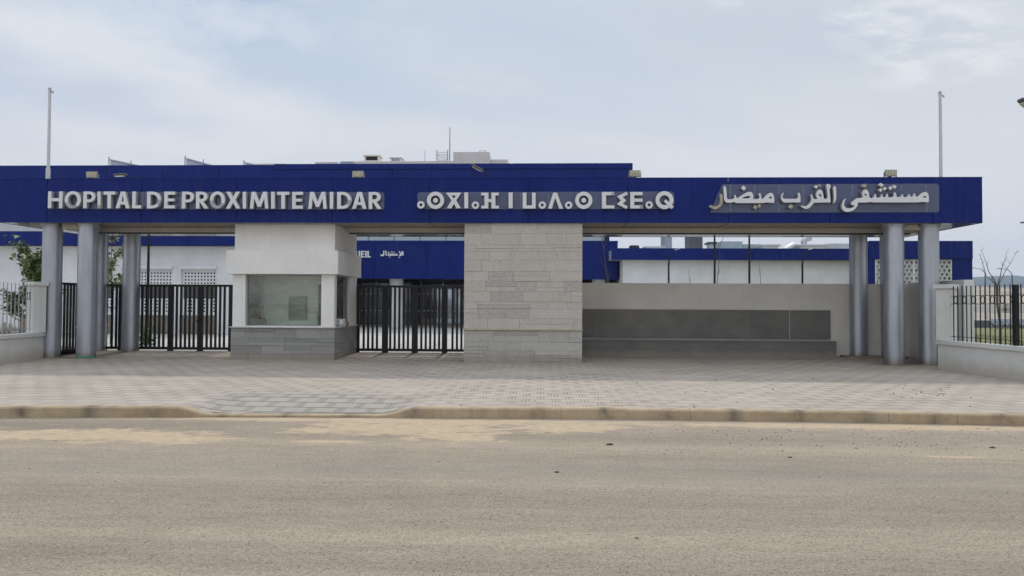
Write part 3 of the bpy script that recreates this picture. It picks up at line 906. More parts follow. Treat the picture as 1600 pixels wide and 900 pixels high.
def zbar(x0, y0, x1, y1): return [(x0, y0), (x1, y0), (x1, y1), (x0, y1)]
for off, cx, cy in ((640, 128, 218), (640, 748, 222), (640, 1508, 221), (850, 280, 222), (850, 1195, 219)):
    ti_letter([zr(cx, cy, 42), zr(cx, cy, 17)], off)
for off, cx, cy in ((640, 294, 167), (850, 452, 167)):
    l = ti_letter([zr(cx, cy, 98), zr(cx, cy, 55)], off)
    ti_letter([zr(cx, cy, 27)], off)
ti_letter([[(412, 80), (588, 80), (530, 168), (584, 258), (532, 258), (503, 206), (475, 258), (422, 258), (476, 168)], [(480, 113), (526, 113), (503, 146)]], 640)
for a, b in ((622, 665), (1125, 1171)): ti_letter([zbar(a, 78, b, 258)], 640)
ti_letter([[(813, 80), (895, 80), (895, 153), (930, 153), (930, 80), (1013, 80), (1013, 112), (975, 112), (975, 228), (1015, 228), (1015, 260), (930, 260), (930, 190), (895, 190), (895, 260), (815, 260), (815, 228), (850, 228), (850, 112), (813, 112)]], 640)
ti_letter([[(1284, 80), (1328, 80), (1328, 225), (1390, 225), (1390, 80), (1432, 80), (1432, 260), (1284, 260)]], 640)
ti_letter([[(105, 80), (148, 80), (216, 262), (172, 262), (127, 138), (90, 262), (46, 262)]], 850)
ti_letter([[(658, 72), (800, 72), (800, 110), (706, 110), (706, 224), (800, 224), (800, 260), (658, 260)]], 850)
ti_letter([[(940, 70), (953, 100), (895, 130), (935, 168), (895, 206), (953, 236), (938, 265), (830, 212), (872, 168), (830, 122)]], 850)
ti_letter([[(980, 72), (1120, 72), (1120, 110), (1026, 110), (1026, 148), (1120, 148), (1120, 184), (1026, 184), (1026, 224), (1122, 224), (1122, 260), (980, 260)]], 850)
ti_letter([zr(1370, 165, 102), zr(1370, 165, 56)], 850)
lq = [at(*TP(a, b, 850), LY0) for a, b in ((1362, 180), (1386, 154), (1474, 240), (1450, 267))]
MB().prism([[(v.x, v.z) for v in lq]], LY0 - .004, LY1 - .002, 0, 1).build('letter', ['letter', 'letter_side'], ti, bevel=.003)
for x0, x1, y0, y1, lt in ((760, 800, 74, 108, 0), (1085, 1122, 226, 258, 0)):
    v0 = at(*TP(x0, y1, 850), LY0); v1 = at(*TP(x1, y0, 850), LY0)
    MB().prism([[(v0.x, v0.z + .004), (v1.x, v0.z + .004), (v1.x, v1.z - .004), (v0.x + .03, v1.z - .004)]], LY0 - .014, LY0 - .008).build('loose_foil', 'letter_peel', ti)

# Arabic line
p0 = at(1290, 313, FY)
ar = thing('sign', 'white raised Arabic lettering on slanted pale backing sheet with some bare dots', 'sign', (p0.x, FY, p0.z), 'raised letter signs on the blue fascia')
backing(ar, [(1109.5, 332.3), (1464, 331.8), (1467.3, 329), (1467.3, 290), (1464, 286.9), (1128.3, 288.1)])
def A1(c): return [(1100 + x / 8, 275 + y / 8) for x, y in c]
def A2(c): return [(1290 + x / 8, 275 + y / 8) for x, y in c]
def smooth_closed(c, n=2):
    """one round of corner cutting so the traced strokes read as curves"""
    for _ in range(n - 1):
        q = []
        for i in range(len(c)):
            a, b = c[i], c[(i + 1) % len(c)]
            L = math.hypot(b[0] - a[0], b[1] - a[1])
            k = .22 if L < 8 else .06
            q.append((a[0] + (b[0] - a[0]) * k, a[1] + (b[1] - a[1]) * k)); q.append((a[0] + (b[0] - a[0]) * (1 - k), a[1] + (b[1] - a[1]) * (1 - k)))
        c = q
    return c
def ar_piece(cs, name='letter', mats=('letter', 'letter_side'), y0=None, parent=None):
    w_ = []
    for c in cs:
        c = smooth_closed(c) if len(c) > 5 else c
        w_.append([(at(x, y, LY0).x, at(x, y, LY0).z) for x, y in c])
    return MB().prism(w_, LY0 if y0 is None else y0, LY1, 0, 1).build(name, list(mats), ar if parent is None else parent, bevel=.003)
bare = ('letter_bare', 'letter_side')
ar_piece([A1([(222, 215), (238, 262), (238, 330), (215, 375), (175, 408), (140, 418), (100, 405), (62, 378), (85, 358), (120, 380), (150, 380), (180, 365), (203, 330), (206, 280), (198, 240)])], mats=bare)
wd = ar_piece([A1([(258, 115), (278, 150), (282, 200), (285, 260), (292, 290), (330, 292), (365, 285), (382, 270), (380, 245), (395, 230), (402, 262), (412, 280), (440, 262), (480, 235), (530, 205), (570, 195), (600, 205), (615, 235), (618, 270), (612, 285), (640, 290), (680, 285), (697, 270), (690, 240), (678, 232), (700, 208), (712, 232), (718, 270), (722, 288), (745, 280), (775, 245), (810, 215), (840, 208), (865, 225), (878, 270), (878, 335), (840, 335), (790, 330), (740, 338), (400, 338), (375, 322), (345, 333), (290, 335), (262, 320), (250, 285), (248, 220), (246, 170), (242, 150)]),
          A1([(468, 278), (500, 262), (545, 250), (575, 250), (582, 262), (560, 276), (510, 281)]), A1([(808, 270), (830, 254), (848, 266), (848, 282), (822, 280)])], 'word')
def dot(c, bare_=False, parent=None): ar_piece([c], 'dot', bare if bare_ else ('letter', 'letter_side'), parent=parent)
dot(A1([(490, 118), (528, 145), (502, 182), (465, 155)]), parent=wd)
dot(A1([(642, 362), (672, 385), (650, 415), (612, 395)]), True, wd); dot(A1([(692, 350), (716, 370), (692, 398), (668, 376)]), True, wd)
wd = ar_piece([A1([(1190, 203), (1203, 230), (1208, 280), (1208, 330), (1000, 332), (975, 310), (963, 270), (970, 235), (985, 212), (1000, 205), (985, 240), (982, 265), (995, 282), (1030, 285), (1130, 285), (1165, 280), (1180, 265), (1178, 235), (1172, 225)])], 'word')
dot(A1([(1085, 350), (1120, 380), (1090, 412), (1055, 385)]), True, wd)
wd = ar_piece([A1([(1202, 360), (1240, 378), (1280, 375), (1320, 345), (1340, 310), (1345, 280), (1335, 245), (1345, 220), (1358, 245), (1365, 280), (1380, 285), (1395, 290), (1420, 285), (1405, 260), (1400, 225), (1415, 185), (1445, 165), (1475, 180), (1490, 220), (1497, 270), (1500, 285), (1535, 285), (1545, 270), (1540, 180), (1530, 135), (1530, 110), (1550, 95), (1585, 115), (1580, 150), (1570, 160), (1578, 250), (1585, 330), (1370, 335), (1345, 375), (1310, 405), (1270, 412), (1230, 395)]),
          A1([(1432, 235), (1450, 222), (1466, 240), (1468, 260), (1448, 254)])], 'word')
dot(A1([(1400, 110), (1428, 130), (1408, 160), (1378, 140)]), False, wd); dot(A1([(1446, 98), (1472, 118), (1452, 142), (1432, 124)]), True, wd)
ar_piece([A2([(118, 115), (132, 150), (135, 230), (130, 300), (105, 345), (98, 340), (105, 280), (100, 200), (92, 155)])])
wd = ar_piece([A2([(255, 280), (235, 330), (232, 370), (255, 400), (300, 405), (345, 390), (370, 372), (330, 362), (318, 345), (330, 325), (365, 295), (400, 275), (440, 275), (470, 265), (458, 235), (460, 195), (490, 165), (520, 170), (538, 200), (545, 240), (550, 272), (580, 275), (605, 265), (612, 240), (625, 218), (632, 245), (635, 268), (660, 270), (690, 262), (695, 240), (705, 218), (715, 245), (720, 268), (750, 262), (758, 240), (770, 215), (782, 245), (785, 268), (830, 265), (858, 250), (850, 225), (865, 195), (885, 230), (888, 262), (920, 262), (945, 255), (950, 240), (960, 220), (970, 245), (973, 262), (1010, 262), (1035, 250), (1040, 235), (1048, 218), (1057, 240), (1060, 258), (1095, 258), (1100, 235), (1115, 212), (1125, 240), (1130, 260), (1160, 255), (1190, 225), (1225, 202), (1260, 198), (1285, 225), (1293, 280), (1290, 330), (1210, 322), (1165, 330), (590, 330), (560, 322), (530, 330), (400, 332), (405, 350), (390, 390), (350, 430), (290, 450), (240, 445), (208, 415), (200, 370), (215, 320), (240, 285)]),
          A2([(482, 234), (495, 220), (513, 235), (518, 250), (498, 245)]), A2([(1215, 262), (1240, 246), (1256, 260), (1262, 274), (1235, 270)])], 'word')
for c in ([(690, 85), (730, 112), (705, 140), (666, 112)], [(740, 132), (765, 155), (740, 184), (712, 160)], [(690, 148), (715, 172), (690, 202), (662, 175)], [(855, 107), (889, 130), (868, 161), (836, 138)], [(815, 125), (838, 150), (812, 179), (789, 152)]):
    dot(A2(c), False, wd)
dot(A2([(490, 95), (517, 115), (500, 145), (460, 135), (455, 105)]), True, wd)

# ------------------------------------------------------------------ floodlights and flagpoles on the canopy
def floodlight(px, lab):
    p = at(px, 278, FY + .22)
    g = thing('floodlight', lab, 'floodlight', (p.x, FY + .22, ZT + .014), 'floodlights on the canopy edge')
    x, y, z = p.x, FY + .22, ZT + .014
    mb = MB(); mb.obox((x, y - .02, z + .135), (.135, 0, 0), (0, .032, .006), (0, -.015, .083)); mb.build('housing', 'flood_body', g, bevel=.008)
    mb = MB()
    for i in range(4): mb.obox((x - .105 + .07 * i, y - .02 - .0365, z + .135 - .004), (.032, 0, 0), (0, .003, .0006), (0, -.012, .066))
    mb.build('lens', 'flood', g)
    mb = MB(); mb.box(x - .155, x - .143, y - .02, y + .02, z, z + .16); mb.box(x + .143, x + .155, y - .02, y + .02, z, z + .16); mb.box(x - .142, x + .142, y - .02, y + .02, z, z + .012); mb.box(x - .04, x + .04, y + .02, y + .07, z + .002, z + .06)
    mb.build('bracket', 'steel_grey', g)
for px, lab in ((145, 'yellowed floodlight on the canopy edge above the word HOPITAL'), (560, 'yellowed floodlight on the canopy edge above the word MIDAR'),
                (992, 'yellowed floodlight on the canopy edge at the corner of the blue attic'), (1391, 'yellowed floodlight on the canopy edge above the Arabic lettering')):
    floodlight(px, lab)
def flagpole(px, ytop, lab, sleeve):
    p = at(px, 277, FY + .35); t = at(px, ytop, FY + .35)
    g = thing('flagpole', lab, 'flagpole', (p.x, FY + .35, ZT - .05), 'bare flagpoles on the canopy')
    x, y = p.x, FY + .35
    MB().tube([(x, y, ZT - .05), (x + .005, y, (ZT + t.z) / 2), (x, y, t.z)], [.040, .038, .034], 12).build('pole', 'pole_white', g, smooth=True)
    MB().cyl(x, y, ZT - .05, ZT + sleeve, .055, .055, 16).build('sleeve', 'pole_white', g, smooth=True)
    mb = MB(); mb.cyl(x, y, t.z, t.z + .05, .045, .03, 12); mb.tube([(x + .03, y, t.z - .05), (x + .09, y, t.z - .06), (x + .09, y, t.z - .10)], .018, 6)
    mb.build('pulley', 'steel_grey', g, smooth=True)
flagpole(75, 140, 'bare white flagpole above the left end of the canopy', .34)
flagpole(1470, 146, 'bare grey flagpole above the right end of the canopy', .06)

# ================================================================== stone pier, booth
def ashlar(mb, x0, x1, z0, z1, y, rng, axis='y', sgn=-1, rows=(.13, .29), lens=(.45, 1.35), gap=.003, relief=.007):
    """courses of split slabs on a wall face; axis y: face at y looking -y; axis x: face at x=y looking +x, spanning x0..x1 in y"""
    z = z0
    while z < z1 - .02:
        h = min(rng.uniform(*rows), z1 - z)
        if z1 - z - h < .07: h = z1 - z
        x = x0 - 0
        first = True
        while x < x1 - .01:
            L = rng.uniform(*lens) * (.55 if first else 1); first = False
            if x + L > x1 - .22: L = x1 - x
            hh = [(z, z + h)]
            if h > .15 and rng.random() < .35:
                c = z + h * rng.uniform(.38, .62); hh = [(z, c), (c, z + h)]
            for a, b in hh:
                d = rng.uniform(0, relief * .6) if rng.random() < .72 else rng.uniform(relief, relief * 2)
                if axis == 'y': mb.box(x + gap / 2, x + L - gap / 2, y - .018 - d, y + .004, a + gap / 2, b - gap / 2)
                else: mb.box(y - .004, y + .018 + d, x + gap / 2, x + L - gap / 2, a + gap / 2, b - gap / 2)
            x += L
        z += h
rng = random.Random(21)
PX0, PX1, PYF, PYB = -1.93, 1.03, 17.93, 20.55
pier = thing('stone_pier', 'broad stone clad pier carrying the middle of the canopy between gate and bench', 'pier', (-.45, 19.2, .15))
MB().box(PX0 + .03, PX1 - .03, PYF + .03, PYB, .05, ZB + .003).build('core', 'mortar', pier)
for nm, za, zb_, mt in (('lower_cladding', .12, .972, 'tile_low'), ('upper_cladding', 1.0, ZB + .003, 'tile_up')):
    mb = MB()
    ashlar(mb, PX0, PX1, za, zb_, PYF + .028, rng)
    ashlar(mb, PYF + .045, PYB, za, zb_, PX1 - .028, rng, 'x')
    # left face
    m2 = MB(); ashlar(m2, PYF + .045, PYB, za, zb_, 0, rng, 'x')
    mb._add([(PX0 + .028 - v[0], v[1], v[2]) for v in m2.v], [tuple(reversed(f)) for f in m2.f])
    mb.build(nm, mt, pier, bevel=.003)
MB().box(PX0 - .02, PX1 + .02, PYF - .03, PYB + .02, .973, .999).build('ledge', 'ledge', pier, bevel=.004)

BX0, BX1, BYF, BYB = -7.97, -5.27, 18.15, 20.42
booth = thing('guard_booth', 'white guard booth with stone base and big corner windows under the canopy', 'guard booth', ((BX0 + BX1) / 2, 19.3, .15))
mb = MB()
MB().box(BX0 + .03, BX1 - .03, BYF + .03, BYB, .05, .975).build('base_core', 'mortar', booth)
ashlar(mb, BX0, BX1, .13, .985, BYF + .028, rng, rows=(.17, .26), lens=(.4, .95), relief=.008)
ashlar(mb, BYF + .045, BYB, .13, .985, BX1 - .028, rng, 'x', rows=(.17, .26), lens=(.3, .7), relief=.008)
m2 = MB(); ashlar(m2, BYF + .045, BYB, .13, .985, 0, rng, 'x', rows=(.17, .26), lens=(.3, .7), relief=.008)
mb._add([(BX0 + .028 - v[0], v[1], v[2]) for v in m2.v], [tuple(reversed(f)) for f in m2.f])
mb.build('stone_base', 'tile_booth', booth, bevel=.003)
MB().box(BX0 - .035, BX1 + .035, BYF - .035, BYB + .03, .986, 1.012).build('sill', 'sill', booth, bevel=.004)
mb = MB()
zt_ = 2.36
MB().box(BX0 + .03, BX0 + .36, BYF + .02, BYF + .24, 1.013, zt_).build('post', 'white', booth, bevel=.006)
MB().box(BX1 - .36, BX1 - .02, BYF + .02, BYF + .24, 1.013, zt_).build('post', 'white', booth, bevel=.006)
MB().box(BX1 - .26, BX1 - .02, BYB - .72, BYB - .02, 1.013, zt_).build('post', 'white', booth, bevel=.006)
MB().box(BX0 + .03, BX0 + .27, BYB - .60, BYB - .02, 1.013, zt_).build('post', 'white', booth, bevel=.006)
MB().box(BX0 + .271, BX1 - .261, BYB - .22, BYB - .02, 1.013, zt_).build('rear_wall', 'white', booth, bevel=.006)
MB().box(BX0 - .1, BX1 + .1, BYF - .1, BYB + .0, 2.362, 2.968).build('parapet', 'white', booth, bevel=.008)
MB().box(BX0 + .05, BX1 - .03, BYF + .06, BYB - .05, 2.97, ZB + .004).build('upper_block', 'white', booth, bevel=.006)
MB().box(BX0 + .3, BX1 - .3, BYF + .26, BYB - .23, 1.0, 1.02).build('booth_floor', 'wall_in', booth)
mb = MB(); mb.box(BX0 + .272, BX1 - .262, BYB - .74, BYB - .722, 1.02, 2.36); mb.build('inner_wall', 'wall_in', booth)
def window(px0, px1, py0, py1, Y, par): pass
# front window
x0, x1 = BX0 + .36, BX1 - .36
wf = MB()
for a in ((x0 + .002, x0 + .03, 1.03, 2.34), (x1 - .03, x1 - .002, 1.03, 2.34)): wf.box(a[0], a[1], BYF + .12, BYF + .16, a[2], a[3])
wf.box(x0 + .002, x1 - .002, BYF + .12, BYF + .16, 1.013, 1.05); wf.box(x0 + .002, x1 - .002, BYF + .12, BYF + .16, 2.325, 2.358)
win = wf.build('window', 'alu', booth)
MB().box(x0 + .03, x1 - .03, BYF + .136, BYF + .142, 1.05, 2.325).build('pane', 'glass', win)
MB().box(x0 - .03, x1 + .03, BYF - .0, BYF + .118, 1.013, 1.034).build('sill', 'white', win)
# right window
y0, y1 = BYF + .24, BYB - .72
wf = MB()
for a, b in ((y0 + .002, y0 + .03), (y1 - .03, y1 - .002)): wf.box(BX1 - .14, BX1 - .1, a, b, 1.013, 2.358)
wf.box(BX1 - .14, BX1 - .1, y0, y1, 1.0135, 1.045); wf.box(BX1 - .14, BX1 - .1, y0, y1, 2.325, 2.359)
win = wf.build('window', 'alu', booth)
MB().box(BX1 - .123, BX1 - .117, y0 + .03, y1 - .03, 1.045, 2.325).build('pane', 'glass', win)
# left window
y0, y1 = BYF + .24, BYB - .60
wf = MB()
for a, b in ((y0 + .002, y0 + .03), (y1 - .03, y1 - .002)): wf.box(BX0 + .1, BX0 + .14, a, b, 1.013, 2.358)
wf.box(BX0 + .1, BX0 + .14, y0, y1, 1.0135, 1.045); wf.box(BX0 + .1, BX0 + .14, y0, y1, 2.325, 2.359)
win = wf.build('window', 'alu', booth)
MB().box(BX0 + .117, BX0 + .123, y0 + .03, y1 - .03, 1.045, 2.325).build('pane', 'glass', win)
# back door
p0 = at(497.5, 450, BYB - .77)
mb = MB(); mb.box(p0.x, BX1 - .27, BYB - .775, BYB - .742, 1.02, 2.14); mb.build('door', 'dark', booth)
# fuse cabinet on the inner wall
CBY = BYB - .742
a, b = at(451, 499, CBY - .08), at(479, 463, CBY - .08)
cab = thing('fuse_cabinet', 'grey green fuse cabinet hanging on the back wall inside the guard booth', 'cabinet', ((a.x + b.x) / 2, CBY, a.z))
MB().box(a.x, b.x, CBY - .1, CBY, a.z, b.z).build('cabinet_box', 'panel_door', cab, bevel=.006)
MB().box(a.x + .02, b.x - .02, CBY - .108, CBY - .101, a.z + .02, b.z - .18).build('cabinet_door', 'panel_door', cab)
# rubble and sack on the sill
def lump(c, s, seed, name, mat, lab, cat):
    bm = bmesh.new(); bmesh.ops.create_icosphere(bm, subdivisions=4, radius=1)
    for v in bm.verts:
        n = mnoise.fractal(v.co * 1.6 + Vector((seed, seed * .3, 0)), 1.0, 2.0, 4) * .28
        q = v.co * (1 + n)
        # squarer than a ball
        k = max(abs(q.x), abs(q.y), abs(q.z)); q = q * (1 + .35 * (q.length / max(k, .01) - 1))
        v.co = Vector((q.x * s[0], q.y * s[1], max(q.z, -.75) * s[2]))
    zm = min(v.co.z for v in bm.verts)
    for v in bm.verts: v.co.z -= zm
    me = bpy.data.meshes.new(name); bm.to_mesh(me); bm.free()
    me.polygons.foreach_set('use_smooth', [True] * len(me.polygons))
    me.materials.append(M[mat]); o = bpy.data.objects.new(name, me); COL.objects.link(o); o.location = c
    return tag(o, lab, cat)
lump((BX1 - .02, BYF + .62, 1.012), (.11, .20, .12), 2.0, 'sack', 'bag', 'crumpled white plastic sack lying on the right sill of the guard booth', 'sack')
lump((BX1 - .0, BYF + 1.02, 1.012), (.085, .13, .085), 5.5, 'rubble_stone', 'rock', 'brown lump of rubble beside the white sack on the booth sill', 'stone')
lump((x0 + .30, BYF + .40, 1.02), (.10, .09, .12), 8.5, 'rubble_stone', 'rock', 'tan lump standing behind the front glass of the guard booth, lower left', 'stone')

# ================================================================== gates
def gate(x0, x1, Y, lab, posts, z0=.262, z1=2.15, group='black barred steel gates', name='metal_gate', along='x'):
    """posts: list of (centre, width)"""
    g = thing(name, lab, 'gate', ((x0 + x1) / 2, Y, .22) if along == 'x' else (Y, (x0 + x1) / 2, .22), group)
    def bx(mb, a, b, w0, w1, c, d):
        if along == 'x': mb.box(a, b, Y + w0, Y + w1, c, d)
        else: mb.box(Y + w0, Y + w1, a, b, c, d)
    fr_ = MB()
    bx(fr_, x0, x1, -.03, .03, z1 - .065, z1)
    bx(fr_, x0, x1, -.03, .03, z0, z0 + .075)
    fr_.build('frame', 'steel_dark', g, bevel=.003)
    for c, wd_ in posts:
        m_ = MB(); bx(m_, c - wd_ / 2, c + wd_ / 2, -.036, .036, z0 - .06, z1 - .001); m_.build('upright', 'steel_dark', g, bevel=.003)
    b_ = MB()
    p = x0 + .09
    while p < x1 - .04:
        if all(abs(p - c) > wd_ / 2 + .035 for c, wd_ in posts):
            bx(b_, p - .031, p + .031, -.018, .018, z0 + .07, z1 - .06)
        p += .128
    b_.build('bars', 'steel_dark', g)
    return g
GY = 20.42
X = lambda px: at(px, 480, GY).x
g1 = gate(X(211), X(363.5), GY, 'black barred double gate between the left columns and the guard booth', [(X(213), .09), (X(267.2), .15), (X(313.5), .16), (X(360.5), .10)])
g2 = gate(X(557), PX0 + .1, GY + .006, 'black barred double gate between the guard booth and the stone pier', [(X(560), .08), (X(602), .17), (X(648.5), .17), (X(695), .15), (PX0 + .06, .07)])
g3 = gate(X(164), X(189), GY, 'narrow black barred wicket between the two rear left columns', [(X(165.5), .08), (X(188), .08)])
g4 = gate(18.66, 20.1, -12.87, 'black barred side panel running back between two left columns', [(18.7, .08), (20.06, .08)], z0=.255, along='y')
m_ = MB(); m_.box(X(310) - .02, X(310) + .05, GY - .075, GY - .037, 1.05, 1.13); m_.build('lock', 'steel_dark', g1)
m_ = MB(); m_.box(X(646), X(646) + .07, GY - .072, GY - .036, 1.05, 1.13); m_.build('lock', 'steel_dark', g2)

# ================================================================== bench wall at the right
wall = thing('boundary_wall', 'greige rendered wall faced with dark granite slabs behind the right canopy columns', 'wall', (5.7, 20.4, .2))
MB().box(PX1 + .002, 10.2, 20.3, 20.52, .1, 2.24).build('wall_body', 'beige', wall, bevel=.006)
mb = MB()
seams_ = [PX1 + .004] + [at(px, 510, 20.24).x for px in (929, 991, 1052, 1112, 1173, 1234)] + [at(1298, 510, 20.24).x]
for i in range(len(seams_) - 1):
    d = [0, .002, .001, .003, 0, .002, .001][i]
    mb.box(seams_[i] + .0008, seams_[i + 1] - .0008, 20.25 - d * .5, 20.298, .70, 1.50)
mb.build('granite_facing', 'granite', wall, bevel=.003)
mb = MB()
for px in (1234,):
    x_ = at(px, 510, 20.24).x
    MB().box(x_ - .006, x_ + .006, 20.2495 - .003, 20.255, .70, 1.49).build('joint_filler', 'sill', wall)
bench = thing('stone_bench', 'long low dark granite bench along the foot of the granite faced wall', 'bench', (4.6, 20.1, .2))
MB().box(PX1 + .004, at(1307, 545, 20).x, 20.0, 20.248, .1, .60).build('bench_front', 'granite', bench, bevel=.004)
MB().box(PX1 + .004, at(1307, 545, 20).x + .01, 19.985, 20.247, .602, .655).build('bench_seat', 'granite', bench, bevel=.006)
side = tag(MB().box(10.2, 10.44, 17.72, 20.6, .05, 2.27).build('side_wall', 'white_low', bevel=.006), 'white return wall closing the right end of the forecourt behind the columns', 'wall')

# ================================================================== boundary fences with low walls
def fence(P0, P1, turn, lab, bar_mat):
    """low rendered wall with bars on top from far pier P0 towards the road P1, then along the pavement to turn"""
    g = thing('boundary_fence', lab, 'fence', (P0[0], P0[1], .15), 'barred fences flanking the forecourt')
    def run(a, b, first):
        a, b = Vector((a[0], a[1], 0)), Vector((b[0], b[1], 0))
        d = (b - a); L = d.length; d.normalize(); n = Vector((-d.y, d.x, 0)); c = (a + b) / 2
        mw = MB(); mw.obox((c.x, c.y, .36), d * (L / 2), n * .11, (0, 0, .37)); mw.build('low_wall', 'white_low', g, bevel=.006)
        mc = MB(); mc.obox((c.x, c.y, .78), d * (L / 2 + .03), n * .15, (0, 0, .048)); mc.build('coping', 'white_low', g, bevel=.006)
        b_ = MB(); k = 0
        s = .42 if first else .2
        while s < L:
            q = a + d * s
            if k % 22 == 13:
                mp = MB(); mp.obox((q.x, q.y, 1.45), d * .045, n * .045, (0, 0, .62)); mp.build('fence_post', 'steel_dark', g, bevel=.004)
            else:
                b_.obox((q.x, q.y, 1.455), d * .0085, n * .0085, (0, 0, .63))
            k += 1; s += .148
        for z in (.93, 1.68, 1.86): b_.obox((c.x, c.y, z), d * (L / 2), n * .006, (0, 0, .006))
        b_.build('bars', bar_mat, g)
        r_ = MB(); s = .42 if first else .2; k = 0
        while s < L:
            if k % 2 == 0:
                q = a + d * (s + .074)
                pts = [q + d * (.058 * math.cos(2 * math.pi * j / 14)) + Vector((0, 0, 1.77 + .085 * math.sin(2 * math.pi * j / 14))) for j in range(15)]
                r_.tube(pts, .009, 5)
            k += 1; s += .148
        r_.build('rings', 'steel_dark', g)
    run(P0, P1, True); run(P1, turn, False)
    d = (Vector(P1) - Vector(P0)).normalized(); n = Vector((-d.y, d.x))
    # end pier turned a little towards the forecourt
    th = R(28) if P0[0] > 0 else R(-28)
    ax = Vector((d.x * math.cos(th) - d.y * math.sin(th), d.x * math.sin(th) + d.y * math.cos(th), 0)); ay = Vector((-ax.y, ax.x, 0))
    c = Vector((P0[0], P0[1], 0)) + Vector((d.x, d.y, 0)) * .16
    m_ = MB(); m_.obox((c.x, c.y, 1.43), ax * .16, ay * .15, (0, 0, .60)); m_.build('pier', 'white_low', g, bevel=.006)
    m_ = MB(); m_.obox((c.x, c.y, 2.085), ax * .20, ay * .19, (0, 0, .05)); m_.build('pier_cap', 'white_low', g, bevel=.006)
    return g
fence((9.47, 17.34), (9.80, 13.3), (40, 13.1), 'low white wall with black bars and rings right of the canopy columns', 'steel_dark')
fence((-13.02, 18.15), (-12.60, 13.3), (-45, 13.1), 'low white wall with bars greyed by painted sky sheen and dark rings left of the canopy columns', 'bar_sky_sheen')

# ================================================================== hospital behind
def lattice(mb, x0, x1, z0, z1, y, nx, nz, t, d=.03):
    for i in range(nx + 1):
        x = x0 + (x1 - x0) * i / nx; mb.box(x - t / 2, x + t / 2, y, y + d, z0 - t / 2, z1 + t / 2)
    for k in range(nz + 1):
        z = z0 + (z1 - z0) * k / nz; mb.box(x0 - t / 2 - .001, x1 + t / 2 + .001, y - .004, y + d - .006, z - t / 2, z + t / 2)
LW = 31.6
lw = thing('hospital_wing', 'low white wing with blue eaves band and lattice windows behind the left gate', 'building', (-20, 36, .2))
WINX = [(-18.18, -16.58), (-16.18, -14.55), (-23.55, -21.95), (-20.9, -19.3), (-26.3, -24.7)]
mb = MB()
mb.box(-45, -13.75, LW + .3, LW + 12, .1, 4.4)
# front wall with window openings
zs = (1.10, 3.10)
xs_sorted = sorted(WINX)
cur = -45
for a, b in xs_sorted:
    mb.box(cur, a, LW, LW + .299, .1, 4.17); mb.box(a + .0005, b - .0005, LW, LW + .298, .1, zs[0]); mb.box(a + .0005, b - .0005, LW, LW + .298, zs[1], 4.17); cur = b
mb.box(cur, -13.75, LW, LW + .299, .1, 4.17)
mb.build('wall', 'white_far', lw)
mb = MB()
n = 14
for i in range(n):
    a = -45.5 + (32.2) * i / n; mb.box(a + .008, a + 32.2 / n - .008, LW - .55, LW - .5, 4.16, 4.79)
mb.build('eaves_band', 'blue', lw)
MB().box(-45.4, -13.32, LW - .499, LW + 12, 4.2, 4.74).build('roof', 'roof_unit', lw)
for a, b in WINX:
    wf = MB(); y = LW + .10
    wf.box(a + .003, a + .06, y, y + .08, zs[0], zs[1]); wf.box(b - .06, b - .003, y, y + .08, zs[0], zs[1]); wf.box(a + .06, b - .06, y, y + .08, zs[0], zs[0] + .06); wf.box(a + .06, b - .06, y, y + .08, zs[1] - .06, zs[1])
    wo = wf.build('window', 'white_far', lw)
    MB().box(a + .06, b - .06, y + .09, y + .10, zs[0] + .06, zs[1] - .06).build('pane', 'dark_glass', wo)
    ml = MB(); lattice(ml, a + .08, b - .08, zs[1] - .66, zs[1] - .06, y + .005, 10, 4, .075); lattice(ml, a + .08, b - .08, zs[0] + .08, zs[0] + .68, y + .005, 10, 4, .075)
    ml.build('lattice', 'white_far', wo)
    MB().box(a - .02, b + .02, LW - .12, LW - .001, 3.15, 3.29).build('hood', 'white_far', lw)
    MB().box(a - .02, b + .02, LW - .05, LW - .001, .24, 1.07).build('dado', 'dado', lw)

main = thing('hospital_building', 'two storey blue clad hospital block with glazed reception and lettered porch behind the gates', 'building', (-9, 50, .2))
mb = MB()
for i in range(7):
    a = -40 + 24.15 * i / 7; mb.box(a + .01, a + 24.15 / 7 - .01, 42.0, 42.1, 8.0, 9.9)
for i in range(9):
    a = -15.85 + 21.16 * i / 9
    mb.box(a + .01, a + 21.16 / 9 - .01, 41.8, 41.9, 8.0, 9.58); mb.box(a + .01, a + 21.16 / 9 - .01, 41.75, 41.9, 9.59, 9.9)
mb.box(-40, -15.86, 42.1, 60, 8.0, 9.88); mb.box(-15.84, 5.31, 41.9, 60, 8.0, 9.88)
mb.build('attic', 'blue', main)
mb = MB()
mb.box(-40, -13.8, 43.6, 60, .1, 7.98); mb.box(-13.79, 4.1, 47.0, 60, .1, 7.98)
mb.build('wall', 'white_far', main)
mb = MB()
for i in range(8):
    a = -13.7 + 17.8 * i / 8; mb.box(a + .01, a + 17.8 / 8 - .01, 43.2, 43.3, 5.78, 7.98)
mb.box(3.82, 4.1, 43.2, 46.9, .3, 7.97)
mb.build('upper_cladding', 'blue', main)
m_ = MB(); m_.box(-13.7, 3.8, 43.25, 43.35, 5.40, 5.77); wo = m_.build('clerestory', 'sky_glass', main)
m_ = MB()
for i in range(12): m_.box(-13.7 + 1.585 * i - .04, -13.7 + 1.585 * i + .04, 43.2, 43.249, 5.40, 5.77)
m_.build('mullion', 'alu', wo)
